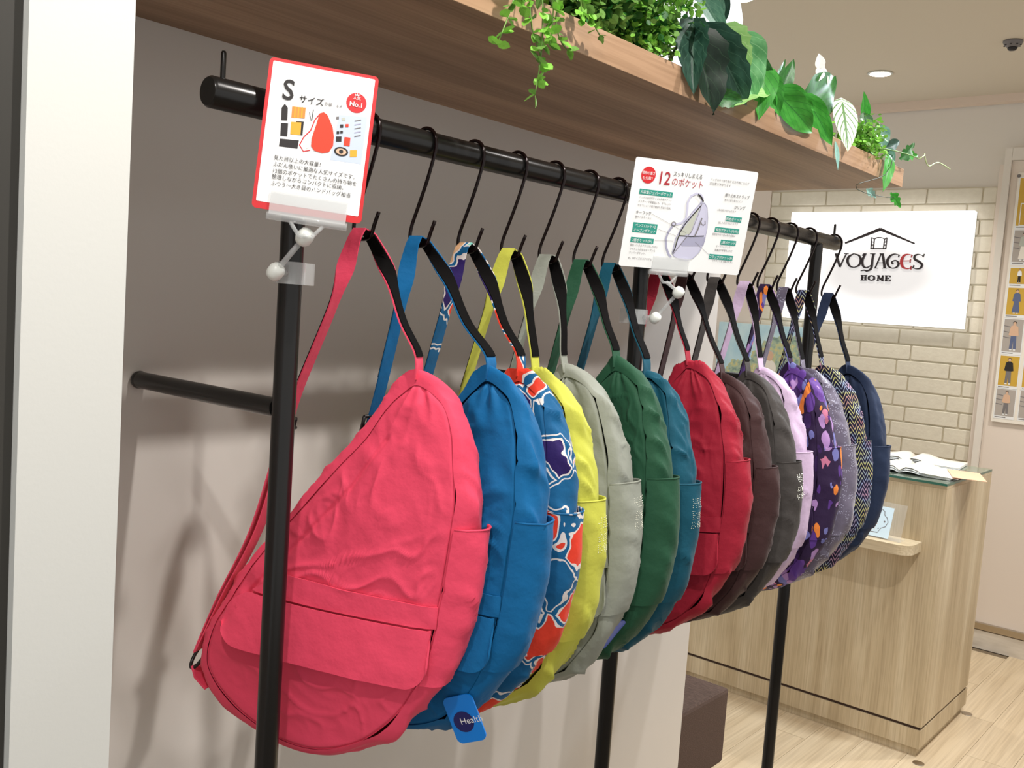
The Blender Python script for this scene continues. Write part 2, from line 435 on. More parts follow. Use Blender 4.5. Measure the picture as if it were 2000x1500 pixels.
class Waves:
    """fabric folds: broad swells, sharp creases in two directions, fine crinkle"""
    def __init__(s, seed): s.q = seed*17
    def __call__(s, u, z):
        q = s.q; wx = fbm(u*11+5, z*11, q+1, 2)-.5; wz = fbm(u*11, z*11+9, q+2, 2)-.5
        big = fbm(u*7+3, z*7, q+3, 2)-.5
        a = .9; p = u*math.cos(a)+z*math.sin(a); r = -u*math.sin(a)+z*math.cos(a)
        c1 = (1-np.abs(2*vnoise(p*17+wx*2.2, r*6+wz*2, q+4)-1))**5
        c2 = (1-np.abs(2*vnoise(u*8+wx*2.5+4, z*19+wz*2.6, q+5)-1))**6
        mk = np.clip(fbm(u*8, z*8+2, q+6, 2)*3-1.0, 0, 1)
        c3 = (1-np.abs(2*vnoise(u*38+wx*6, z*38+wz*6, q+8)-1))**3
        return .011*big+.0050*(c1-.22)*mk+.0052*(c2-.2)*(1-mk*.6)+.0014*(c3-.3)+.0007*(fbm(u*90, z*90, q+7, 2)-.5)
def front_v(u, z, T, wv, crush=1.0):
    r, s = polar(u, z); r = np.clip(r, 0, 1.0); h = cr(Hk, s)*T/2
    hb = (T/2*.85)*(1-r)+h*r
    v = hb+.009*(1-r**2.4)
    v = v+wv(u, z)*crush*np.clip((1-r)*6, .15, 1)
    d, al = dist_line(u, z, ZIP)
    v = v-.0032*np.exp(-(d/.0028)**2)-.0035*np.exp(-((1-r)/.012)**2)
    v = v+crush*.0042*(vnoise(al*42+.5, d*14, 91)-.5)*np.exp(-(d/.026)**2)
    da = np.hypot(u-.004, z+.004); an = np.arctan2(u-.004, -(z+.004))
    v = v+crush*.0085*(1-np.abs(2*vnoise(an*3.4+wv.q, da*9, wv.q+21)-1)-.5)*np.exp(-(da/.085)**2)*np.clip(da/.02, 0, 1)
    # puckers along the side seam
    v = v+crush*.0034*(vnoise(z*46+u*18, (1-r)*9, 77)-.5)*np.exp(-((1-r)/.13)**2)*(1-np.exp(-((1-r)/.02)**2))
    return -v
def gus(s, t, T, wv, off=0.0):
    """gusset surface: s along outline, t from -1 (front seam) to 1 (back seam)"""
    S = cr(Sc, s); O = cr(Oc, s); h = cr(Hk, s)*T/2
    k = np.sqrt(np.clip(1-np.abs(t)**2.3, 0, 1))
    P = S+(O-S)*k[..., None]
    D = O-S; D = D/(np.linalg.norm(D, axis=-1, keepdims=True)+1e-9)
    v = h*t
    w = (wv(v*1.5+P[..., 1]*.5+.3, P[..., 1]*1.1+v*.8+.7)*1.0+.0028*(vnoise(P[..., 1]*40+v*38, v*16+3, 55)-.5))*k-.003*k
    g = (1-np.abs(2*vnoise(P[..., 1]*24+v*(26 if wv.q % 2 else 18)+3, v*9+wv.q*.1, wv.q+31)-1))**3.5
    tw = np.exp(-((t+.62)/.42)**2)
    w = w+.0125*(g-.22)*tw*np.clip(P[..., 0]*12+1.2, .15, 1)
    w = w*(1-.42/(1+np.exp(-(s-3.6)*6))/(1+np.exp((s-7.8)*6)))
    P = P+D*(w+off)[..., None]
    return P[..., 0], v, P[..., 1]
def grid_mesh(name, X, Y, Z, close_u=True, centers=None, uv=None):
    """rings (first index) x samples"""
    nr, ns = X.shape; V = np.stack([X, Y, Z], -1).reshape(-1, 3)
    i = np.arange(nr-1)[:, None]; j = np.arange(ns if close_u else ns-1)[None, :]; jn = (j+1) % ns
    Q = np.stack([i*ns+j, i*ns+jn, (i+1)*ns+jn, (i+1)*ns+j], -1).reshape(-1, 4)
    me = bpy.data.meshes.new(name); me.vertices.add(len(V)); me.vertices.foreach_set('co', V.ravel())
    me.loops.add(Q.size); me.loops.foreach_set('vertex_index', Q.ravel().astype(np.int32))
    me.polygons.add(len(Q)); me.polygons.foreach_set('loop_start', np.arange(0, Q.size, 4, dtype=np.int32))
    me.polygons.foreach_set('use_smooth', np.ones(len(Q), bool))
    me.update(calc_edges=True); me.validate()
    return me
def fabric(name, col, sheen=.08, rough=.7, crinkle=.5):
    m = mat(name, col, rough, 0, .28, Sheen_Weight=sheen, Sheen_Roughness=.4)
    bump(m, 38, crinkle, .004, (1, 1, 1.0), 5)
    bump(m, 900, .12, .0004)
    return m
def mixc(t, f, a, b):
    mx = t.add('ShaderNodeMixRGB')
    for k, v in ((0, f), (1, a), (2, b)):
        if isinstance(v, tuple): mx.inputs[k].default_value = (*lin(v), 1)
        elif isinstance(v, float): mx.inputs[k].default_value = v
        else: t.ln(v, mx.inputs[k])
    return mx.outputs[0]
def mth(t, op, a, b=0.0, c=None):
    nd = t.add('ShaderNodeMath', operation=op)
    for k, v in enumerate((a, b) if c is None else (a, b, c)):
        if isinstance(v, (int, float)): nd.inputs[k].default_value = v
        else: t.ln(v, nd.inputs[k])
    return nd.outputs[0]
def floral_mat():
    m = fabric('floral_print_fabric', (10, 95, 150)); t = NT(m); v = coords(t, (1, 1, 1))
    nz = t.add('ShaderNodeTexNoise', i_Scale=20, i_Detail=2); t.ln(v, nz.inputs['Vector'])
    ad = t.add('ShaderNodeVectorMath', operation='MULTIPLY_ADD'); t.ln(nz.outputs['Color'], ad.inputs[0]); ad.inputs[1].default_value = (.065, .065, .065); t.ln(v, ad.inputs[2])
    vo = t.add('ShaderNodeTexVoronoi', i_Scale=15, feature='SMOOTH_F1'); vo.inputs['Smoothness'].default_value = .1; t.ln(ad.outputs[0], vo.inputs['Vector'])
    vf = t.add('ShaderNodeTexVoronoi', i_Scale=15); t.ln(ad.outputs[0], vf.inputs['Vector'])
    de = t.add('ShaderNodeTexVoronoi', i_Scale=15, feature='DISTANCE_TO_EDGE'); t.ln(ad.outputs[0], de.inputs['Vector'])
    sp_ = t.add('ShaderNodeSeparateColor'); t.ln(vf.outputs['Color'], sp_.inputs[0])
    r = ramp(t, [(0, (228, 62, 40)), (.28, (12, 92, 140)), (.45, (40, 22, 90)), (.58, (228, 62, 40)), (.70, (214, 168, 126)), (.78, (130, 208, 192)), (.88, (12, 92, 140))], 'CONSTANT')
    t.ln(sp_.outputs[0], r.inputs['Fac'])
    c1 = mixc(t, mth(t, 'LESS_THAN', de.outputs['Distance'], .075), r.outputs['Color'], (226, 218, 214))
    c2 = mixc(t, mth(t, 'LESS_THAN', de.outputs['Distance'], .035), c1, (12, 92, 140))
    t.ln(c2, t.n['Principled BSDF'].inputs['Base Color']); return m
def purple_mat():
    m = fabric('purple_fleck_fabric', (52, 30, 74)); t = NT(m)
    v = coords(t, (1, 1, .42), rot=(0, .35, 0))
    nz = t.add('ShaderNodeTexNoise', i_Scale=60, i_Detail=1); t.ln(v, nz.inputs['Vector'])
    ad = t.add('ShaderNodeVectorMath', operation='MULTIPLY_ADD'); t.ln(nz.outputs['Color'], ad.inputs[0]); ad.inputs[1].default_value = (.012, .012, .012); t.ln(v, ad.inputs[2])
    vf = t.add('ShaderNodeTexVoronoi', i_Scale=62); t.ln(ad.outputs[0], vf.inputs['Vector'])
    sp_ = t.add('ShaderNodeSeparateColor'); t.ln(vf.outputs['Color'], sp_.inputs[0])
    r = ramp(t, [(0, (120, 122, 186)), (.3, (236, 136, 60)), (.4, (92, 56, 140)), (.62, (176, 138, 196)), (.78, (60, 34, 90)), (.9, (200, 120, 150))], 'CONSTANT'); t.ln(sp_.outputs[0], r.inputs['Fac'])
    f = mth(t, 'LESS_THAN', vf.outputs['Distance'], mth(t, 'ADD', mth(t, 'MULTIPLY', sp_.outputs[1], .5), .22))
    big = t.add('ShaderNodeTexNoise', i_Scale=16, i_Detail=0); t.ln(v, big.inputs['Vector'])
    base = mixc(t, mth(t, 'GREATER_THAN', big.outputs['Fac'], .58), (44, 26, 62), (104, 66, 150))
    t.ln(mixc(t, f, base, r.outputs['Color']), t.n['Principled BSDF'].inputs['Base Color']); return m
def zig_mat():
    m = fabric('zigzag_print_fabric', (26, 26, 56)); t = NT(m); tc = t.add('ShaderNodeTexCoord'); sp_ = t.add('ShaderNodeSeparateXYZ'); t.ln(tc.outputs['Object'], sp_.inputs[0])
    h = mth(t, 'ADD', sp_.outputs[0], mth(t, 'MULTIPLY', sp_.outputs[1], .9))
    tri = mth(t, 'PINGPONG', mth(t, 'MULTIPLY', h, 95.0), 1.0)
    q = mth(t, 'ADD', mth(t, 'MULTIPLY', sp_.outputs[2], 88.0), mth(t, 'MULTIPLY', tri, 1.5))
    fr = mth(t, 'FRACT', q); ln_ = mth(t, 'LESS_THAN', fr, .28)
    nz = t.add('ShaderNodeTexNoise', i_Scale=22, i_Detail=1); t.ln(tc.outputs['Object'], nz.inputs['Vector'])
    r = ramp(t, [(.3, (196, 150, 176)), (.45, (150, 176, 216)), (.55, (214, 214, 130)), (.68, (200, 130, 150))]); t.ln(nz.outputs['Fac'], r.inputs['Fac'])
    t.ln(mixc(t, ln_, (26, 24, 54), r.outputs['Color']), t.n['Principled BSDF'].inputs['Base Color']); return m
def quilt_mat():
    m = fabric('quilted_grey_fabric', (118, 112, 130), .3, .4); t = NT(m); v = coords(t, (1, 1, 1))
    de = t.add('ShaderNodeTexVoronoi', i_Scale=22, feature='DISTANCE_TO_EDGE'); t.ln(v, de.inputs['Vector'])
    dt = t.add('ShaderNodeTexVoronoi', i_Scale=260); t.ln(v, dt.inputs['Vector'])
    near = mth(t, 'LESS_THAN', de.outputs['Distance'], .13); dots = mth(t, 'MULTIPLY', near, mth(t, 'LESS_THAN', dt.outputs['Distance'], .3))
    t.ln(mixc(t, dots, (112, 106, 124), (178, 178, 200)), t.n['Principled BSDF'].inputs['Base Color'])
    bp = t.add('ShaderNodeBump', i_Strength=.6, i_Distance=.004); t.ln(de.outputs['Distance'], bp.inputs['Height'])
    b = t.n['Principled BSDF']; t.ln(b.inputs['Normal'].links[0].from_socket, bp.inputs['Normal']); t.ln(bp.outputs['Normal'], b.inputs['Normal']); return m

ZTOP, ZBOT = -.181, -.374
def solve_s(zv):
    ss = np.linspace(2.5, 9, 600); zz_ = cr(Oc, ss)[:, 1]; return np.interp(-zv, -zz_, ss)
def ribbon(P, W, thick, name, m, parent, half, off=0.0):
    """flat strap: centre points P, width directions W; returns object"""
    P = np.array(P); W = np.array(W); W = W/np.linalg.norm(W, axis=1, keepdims=True)
    D = np.gradient(P, axis=0); D /= np.linalg.norm(D, axis=1, keepdims=True)
    N = np.cross(D, W); N /= np.linalg.norm(N, axis=1, keepdims=True)
    P = P+N*off
    hw = half if np.ndim(half) else np.full(len(P), half); hw = np.asarray(hw)[:, None]
    ring = [P-W*hw+N*thick/2, P+W*hw+N*thick/2, P+W*hw-N*thick/2, P-W*hw-N*thick/2]
    A = np.stack(ring, 1)
    me = grid_mesh(name, A[..., 0], A[..., 1], A[..., 2])
    me.polygons.foreach_set('use_smooth', np.zeros(len(me.polygons), bool)); 
    o = link(name, me, parent, m); autosmooth(o, 50); return o
def smooth_path(pts, n):
    P = np.array(pts, float); seg = np.r_[0, np.cumsum(np.linalg.norm(np.diff(P, axis=0), axis=1))]; t = np.linspace(0, seg[-1], n)
    out = np.zeros((n, P.shape[1])); m_ = len(P)
    for k, tt in enumerate(t):
        i = min(np.searchsorted(seg, tt, 'right')-1, m_-2); f = (tt-seg[i])/(seg[i+1]-seg[i])
        p0, p1, p2, p3 = P[max(i-1, 0)], P[i], P[i+1], P[min(i+2, m_-1)]
        out[k] = .5*(2*p1+(p2-p0)*f+(2*p0-5*p1+4*p2-p3)*f*f+(3*p1-3*p2+p3-p0)*f**3)
    return out

def make_bag(key, label, M1, yh, apex, th, phi, sc, T=.072, seed=0, hi=True, Mside=None, Mstrap=None, studs=False, hooktag='', buckle_z=0.0, sharp=1.0, left_bow=.02):
    """apex = world position of the bag's top corner; th = turn about the vertical; phi = swing in its own plane"""
    R = Matrix.Rotation(math.radians(th), 3, 'Z') @ Matrix.Rotation(-math.radians(phi), 3, 'Y')
    root = bpy.data.objects.new('sling_bag', None); COL.objects.link(root); root.empty_display_size = .03
    root.matrix_world = Matrix.Translation(apex) @ R.to_4x4() @ Matrix.Scale(sc, 4)
    tag(root, label, 'bag', 'teardrop sling bags hanging along the rail')
    Mside = Mside or M1; Mstrap = Mstrap or M1
    wv = Waves(seed+3)
    NS, NR, NG, NB = (420, 60, 19, 14) if hi else (260, 38, 15, 10)
    s = np.linspace(0, NSEG, NS+1)[:-1]
    # front panel
    x = np.linspace(0, 1, NR); rr = 1-(1-x)**1.35; rr[0] = .004
    S = cr(Sc, s); U = CC[0]+rr[:, None]*(S[:, 0]-CC[0])[None]; Z = CC[1]+rr[:, None]*(S[:, 1]-CC[1])[None]
    V = front_v(U, Z, T, wv, sharp)
    V[-1] = -cr(Hk, s)*T/2+.0015
    link('front_panel', grid_mesh('front_panel', U[::-1], V[::-1], Z[::-1]), root, M1)
    # gusset
    t = np.linspace(-1, 1, NG)[:, None]*np.ones((1, NS)); SS = np.ones((NG, 1))*s[None]
    gx, gy, gz = gus(SS, t, T, wv)
    link('gusset', grid_mesh('gusset', gx[::-1], gy[::-1], gz[::-1]), root, Mside)
    # back panel
    x = np.linspace(0, 1, NB); rb = 1-(1-x)**1.2; rb[0] = .004
    U = CC[0]+rb[:, None]*(S[:, 0]-CC[0])[None]; Z = CC[1]+rb[:, None]*(S[:, 1]-CC[1])[None]
    hb = cr(Hk, s)[None]*T/2; V = (T/2*.85)*(1-rb[:, None])+hb*rb[:, None]+.004*(1-rb[:, None]**2)
    link('back_panel', grid_mesh('back_panel', U, V, Z), root, M1)
    # side pocket over the gusset
    s0, s1 = solve_s(ZTOP), solve_s(ZBOT)
    a = np.linspace(0, 1, 26); bq = np.linspace(-1.0, .98, 17)
    A, B = np.meshgrid(a, bq, indexing='ij'); ssx = s0+(s1-s0)*A
    kk = np.clip(1-B**2, 0, 1)
    off = .0030+.0085*kk*(1-A)**1.5+.003*kk*np.sin(PI*A)
    px_, py_, pz_ = gus(ssx, B, T, wv, off)
    py_ = py_*1.02-.001*(B < -.8)
    po = link('side_pocket', grid_mesh('side_pocket', px_[::-1], py_[::-1], pz_[::-1], close_u=False), root, Mside)
    md = po.modifiers.new('cloth', 'SOLIDIFY'); md.thickness = .0022; md.offset = 0
    es = po.modifiers.new('crisp', 'EDGE_SPLIT'); es.split_angle = math.radians(50)
    hem = [(px_[0][k], py_[0][k], pz_[0][k]) for k in range(len(bq))]
    MB().tube([(p[0]+.0008, p[1], p[2]) for p in hem], .0014, 6).build('pocket_hem', Mside, po, True)
    # band and flap of the front pocket
    def sheet(name, ua, ub, ztop, zbot, lift, flare, nx=44, nz=9):
        a_ = np.linspace(0, 1, nx); u = ua+(ub-ua)*(a_ if name == 'pocket_band' else (1-np.cos(a_*PI))/2)
        zt = np.array([ztop(q) for q in u]); zb = np.array([zbot(q) for q in u]); g = np.linspace(0, 1, nz)[:, None]
        Z_ = zt[None]*(1-g)+zb[None]*g; U_ = np.ones((nz, 1))*u[None]
        V_ = front_v(U_, Z_, T, wv, .55*sharp)-lift-flare*g+0.0
        o = link(name, grid_mesh(name, U_, V_, Z_, close_u=False), root, M1)
        md = o.modifiers.new('cloth', 'SOLIDIFY'); md.thickness = .0024; md.offset = 0
        es = o.modifiers.new('crisp', 'EDGE_SPLIT'); es.split_angle = math.radians(50)
        return o
    def lerpz(u, p, q): return p[1]+(q[1]-p[1])*(u-p[0])/(q[0]-p[0])
    sheet('pocket_band', -.196, .0525, lambda u: lerpz(u, (-.154, -.265), (.053, -.276)) if u > -.154 else -.265-.028*(-.154-u)/.042,
          lambda u: lerpz(u, (-.195, -.2935), (.053, -.302)), .0030, .0012)
    def ft(u):
        if u > -.195: return lerpz(u, (-.195, -.2955), (.053, -.304))
        q = (-.195-u)/.038; return -.2955-.036*(1-math.sqrt(max(0, 1-q*q)))-.004*q
    def fb(u):
        base = lerpz(u, (-.215, -.362), (.008, -.374)) if u > -.215 else -.362
        rr_ = .028
        if u < -.233+rr_: q = (-.233+rr_-u)/rr_; base = base+.027*(1-math.sqrt(max(0, 1-q*q)))
        if u > .047-rr_: q = (u-.047+rr_)/rr_; base = base+.030*(1-math.sqrt(max(0, 1-q*q)))
        return base
    sheet('pocket_flap', -.233, .047, ft, fb, .0072, .0085)
    # strap, in the bag's local frame
    inv = (R.inverted()) * (1/sc)
    top = inv @ (Vector((RX+.001, yh, 1.4955))-Vector(apex)); wtop = (inv @ Vector((1, 0, 0))).normalized()
    down = (inv @ Vector((0, 0, -1))).normalized()
    yax = (inv @ Vector((0, 1, 0))).normalized()
    top = np.array(top); wtop = np.array(wtop); yv = np.array((0, 1., 0)); dn = np.array(down)
    # loop direction at the hook: perpendicular to the wire
    lp = np.array(yax)
    rootp = np.array([0, 0, -.012]); anch = np.array([-.282, 0, -.392])
    far = [top, top+lp*.012+dn*.006, top*.72+rootp*.28+lp*.016, top*.4+rootp*.6+lp*.010, rootp+np.array([-.002, 0, .03]), rootp]
    near0 = [top, top-lp*.012+dn*.006, top*.8+anch*.2-lp*.018+np.array([.02, 0, .02]), top*.62+anch*.38-lp*.014+np.array([left_bow, 0, .012])]
    bk = top*.55+anch*.45+np.array([left_bow*.6, 0, buckle_z])-lp*.008
    near = near0+[bk]
    up_path = far[::-1]+near[1:]
    P = smooth_path(up_path, 70)
    dt = np.linalg.norm(P-top, axis=1); f = np.clip(dt/.10, 0, 1)[:, None]; f = f*f*(3-2*f)
    if wtop @ yv < 0: yv2 = -yv
    else: yv2 = yv
    # width axis swings from the wire direction to the bag's depth direction
    side = np.sign(np.arange(70)-np.argmin(dt))[:, None]
    W = wtop[None]*(1-f)+yv[None]*f
    outer = ribbon(P, W, .0016, 'strap', Mstrap, root, .0112, off=.0009)
    i0 = 4; i1 = 60
    ribbon(P[i0:i1], W[i0:i1], .0014, 'strap_lining', M['rubber'], outer, .0100, off=-.0009)
    low = [bk, bk*.6+anch*.4+np.array([.012, 0, -.004]), bk*.25+anch*.75+np.array([.004, 0, 0]), anch]
    PL = smooth_path(low, 30); WL = np.tile(yv, (30, 1)); g = np.linspace(0, 1, 30)[:, None]
    WL = W[-1][None]*(1-g)+WL*g
    spread = (np.sin(np.linspace(.12, 1, 30)*PI)*.010+.0022)[:, None]
    nrm = np.array([.8, 0, .55])
    ribbon(PL-nrm*spread*.5, WL, .0016, 'strap', Mstrap, root, .0112)
    ribbon(PL+nrm*spread*.5, WL, .0016, 'strap', Mstrap, root, .0112)
    # slider buckle: frame with a middle bar
    d = P[-1]-P[-3]; d /= np.linalg.norm(d); w_ = W[-1]/np.linalg.norm(W[-1]); nn = np.cross(d, w_)
    b = MB()
    def q3(a_, b2, c_=0.0): return tuple(bk+w_*a_+d*b2+nn*c_)
    b.tube([q3(-.018, -.011), q3(.018, -.011), q3(.018, .011), q3(-.018, .011), q3(-.018, -.011)], .0026, 8)
    b.tube([q3(-.018, 0, .003), q3(.018, 0, .003)], .0024, 8)
    b.build('slider_buckle', M['buckle'], root, True)
    b = MB()
    ring = []
    for k in range(17):
        a_ = 2*PI*k/16; ring.append((anch[0]+.002+.011*math.cos(a_), .012*math.sin(a_)*.9, anch[2]-.006+.016*math.sin(a_+.6)))
    b.tube(ring, .0024, 8); b.build('anchor_ring', M['buckle'], root, True)
    # fabric tabs: at the anchor and at the top
    ribbon([(anch[0]-.001, 0, anch[2]-.018), (anch[0]+.004, 0, anch[2]-.032), (-.262, 0, -.437)], [yv]*3, .003, 'anchor_tab', Mside, root, .013)
    if studs:
        FONT = {'A': '010101111101101', 'B': '110101110101110', 'C': '011100100100011', 'E': '111100110100111', 'G': '011100101101011', 'H': '101101111101101', 'K': '101101110101101', 'L': '100100100100111', 'T': '111010010010010', 'Y': '101101010010010'}
        b = MB(); hgt = ZTOP-ZBOT
        for li, word in enumerate(('HEALTHY', 'BACK', 'BAG')):
            for ci, ch in enumerate(word[:5]):
                bits = FONT[ch]
                for k in range(15):
                    if bits[k] == '1':
                        A_ = (.018+li*.0155+(k//3)*.0026)/hgt; B_ = -.42+(ci*.0105+(k % 3)*.0027)/(T/2)
                        if B_ > .9: continue
                        kq = max(0, 1-B_*B_); of = .0030+.0085*kq*(1-A_)**1.5+.003*kq*math.sin(PI*A_)+.0014
                        gx_, gy_, gz_ = gus(np.array([[s0+(s1-s0)*A_]]), np.array([[B_]]), T, wv, np.array([[of]]))
                        p = (float(gx_[0, 0]), float(gy_[0, 0]), float(gz_[0, 0])); r_ = .00075
                        b.add([(p[0]+r_, p[1], p[2]), (p[0], p[1]+r_, p[2]), (p[0], p[1], p[2]+r_), (p[0], p[1]-r_, p[2]), (p[0], p[1], p[2]-r_), (p[0]-r_, p[1], p[2])],
                              [(0, 1, 2), (0, 2, 3), (0, 3, 4), (0, 4, 1), (5, 2, 1), (5, 3, 2), (5, 4, 3), (5, 1, 4)])
        o = b.build('stud_lettering', M['stud'], po); o['kind'] = 'stuff'
    # hook
    h = link('s_hook', HM); h.location = (RX, yh, RZ)
    tag(h, hooktag, 'hook', 'black S hooks on the rail')
    return root

FL = floral_mat()
bags = {}
#    key, label, colour, hook y, apex, th, phi, scale, T, studs
C_ = lambda n, c, **k: fabric(n, c, **k)
make_bag('pink', 'coral pink teardrop sling bag, largest in view, nearest the near post', C_('coral_pink_nylon', (236, 74, 104)), .772, (-.817, .800, 1.335), 25, 0, 1.0, .058, 1, sharp=.72,
         hooktag='black S hook holding the coral pink bag strap', left_bow=.012)
make_bag('blue', 'bright blue teardrop sling bag right behind the coral pink one', C_('bright_blue_nylon', (4, 100, 156)), .867, (-.78, .887, 1.338), 9.4, 1.0, .98, .064, 2,
         hooktag='black S hook holding the bright blue bag strap')
make_bag('floral', 'sling bag printed with red, white, mint and navy shapes on blue', FL, .958, (-.804, .975, 1.338), 9.9, 1.5, 1.0, .064, 3,
         hooktag='black S hook holding the multicoloured print bag strap')
make_bag('yellow', 'lime yellow teardrop sling bag between the printed and the light grey bags', C_('lime_yellow_nylon', (196, 198, 78)), .1*0+1.049, (-.846, 1.060, 1.334), 11.8, 5.8, 1.02, .064, 4, studs=True,
         hooktag='black S hook holding the lime yellow bag strap')
make_bag('grey', 'light sage grey teardrop sling bag with silvery stud lettering', C_('sage_grey_nylon', (148, 152, 142)), 1.137, (-.859, 1.147, 1.336), 13.5, 10.2, .99, .064, 5, studs=True,
         hooktag='black S hook holding the sage grey bag strap')
make_bag('green', 'forest green teardrop sling bag beside the sage grey one', C_('forest_green_nylon', (32, 78, 54)), 1.225, (-.824, 1.230, 1.347), 4.0, 6.7, .99, .064, 6,
         hooktag='black S hook holding the forest green bag strap')
make_bag('teal', 'dark petrol teal teardrop sling bag between green and crimson bags', C_('petrol_teal_nylon', (10, 78, 98)), 1.305, (-.817, 1.308, 1.334), 2.4, 4.1, .98, .064, 7, studs=True,
         hooktag='black S hook holding the petrol teal bag strap')
make_bag('crimson', 'crimson red teardrop sling bag showing its flap pocket, mid row', C_('crimson_nylon', (158, 26, 48)), 1.455, (-.831, 1.462, 1.3487), 9.5, 8.5, .98, .064, 8,
         hooktag='black S hook holding the crimson bag strap, behind the diagram card')
make_bag('brown', 'dark chocolate brown teardrop sling bag next to the crimson one', C_('chocolate_nylon', (62, 39, 39)), 1.545, (-.81, 1.551, 1.325), 7.2, 7.7, .93, .064, 9, hi=False,
         hooktag='black S hook holding the chocolate brown bag strap')
make_bag('char', 'charcoal grey teardrop sling bag between brown and lilac bags', C_('charcoal_nylon', (68, 64, 62)), 1.66, (-.815, 1.660, 1.329), 1.5, 7.9, .95, .064, 10, hi=False, studs=True,
         hooktag='black S hook holding the charcoal bag strap')
make_bag('lilac', 'pale lilac crinkled teardrop sling bag', C_('pale_lilac_nylon', (206, 182, 212), crinkle=.6), 1.785, (-.851, 1.789, 1.335), -.7, 8.5, .97, .064, 11, hi=False, sharp=1.4,
         hooktag='black S hook holding the pale lilac bag strap')
PM = purple_mat()
make_bag('purple', 'purple teardrop sling bag flecked with lavender and orange', PM, 1.877, (-.826, 1.874, 1.337), -1.5, 9.1, .95, .064, 12, hi=False,
         hooktag='black S hook holding the purple flecked bag strap')
make_bag('quilt', 'grey mauve quilted sling bag behind the purple flecked one', quilt_mat(), 1.971, (-.841, 1.974, 1.332), 2.0, 10.3, .96, .064, 13, hi=False,
         hooktag='black S hook holding the quilted bag strap')
make_bag('zig', 'navy sling bag covered in fine zigzag lines, second from the far end', zig_mat(), 2.072, (-.838, 2.066, 1.3377), -1.0, 9.6, .97, .056, 14, hi=False,
         hooktag='black S hook holding the zigzag print bag strap')
make_bag('navy', 'plain navy blue teardrop sling bag, last at the far end of rail', C_('navy_nylon', (36, 50, 78)), 2.217, (-.834, 2.213, 1.328), -4, 5.5, .99, .064, 15, hi=False,
         hooktag='black S hook holding the navy bag strap, last on the rail')

# plastic hang tags peeping out below two of the bags
def hang_tag(name, label, m, fr, w, h, txt=None):
    t = empty(name, fr.translation); o = slab(rounded(0, 0, w, h, .008), 0, .0022, fr)
    o.v = [tuple(Vector(v)-fr.translation) for v in o.v]; o.build('tag_plate', m, t)
    fr2 = fr.copy(); fr2.translation = Vector((0, 0, 0))
    if txt:
        pr = Print(fr2, t); pr.disc('tag_badge', 'badge_navy', w*.45, h*.45, w*.33, lift=.0026); pr.text('tag_lettering', 'paper', txt, w*.34, h*.40, .012, lift=.003); pr.finish()
    tag(t, label, 'tag'); return t
M['badge_navy'] = mat('badge_navy', (28, 28, 96), .4)
hang_tag('hang_tag', 'bright blue plastic hang tag with navy badge under the blue bag', mat('bright_blue_plastic', (10, 130, 226), .35),
         plane_frame((-.768, .862, .868), (.8, .25, .35), (.25, -.05, 1)), .042, .062, 'Health')
hang_tag('hang_tag', 'periwinkle plastic hang tag peeping out under the grey bag', mat('periwinkle_plastic', (96, 116, 206), .35),
         plane_frame((-.792, 1.192, .905), (.35, .9, .1), (.42, .08, .6)), .030, .062)

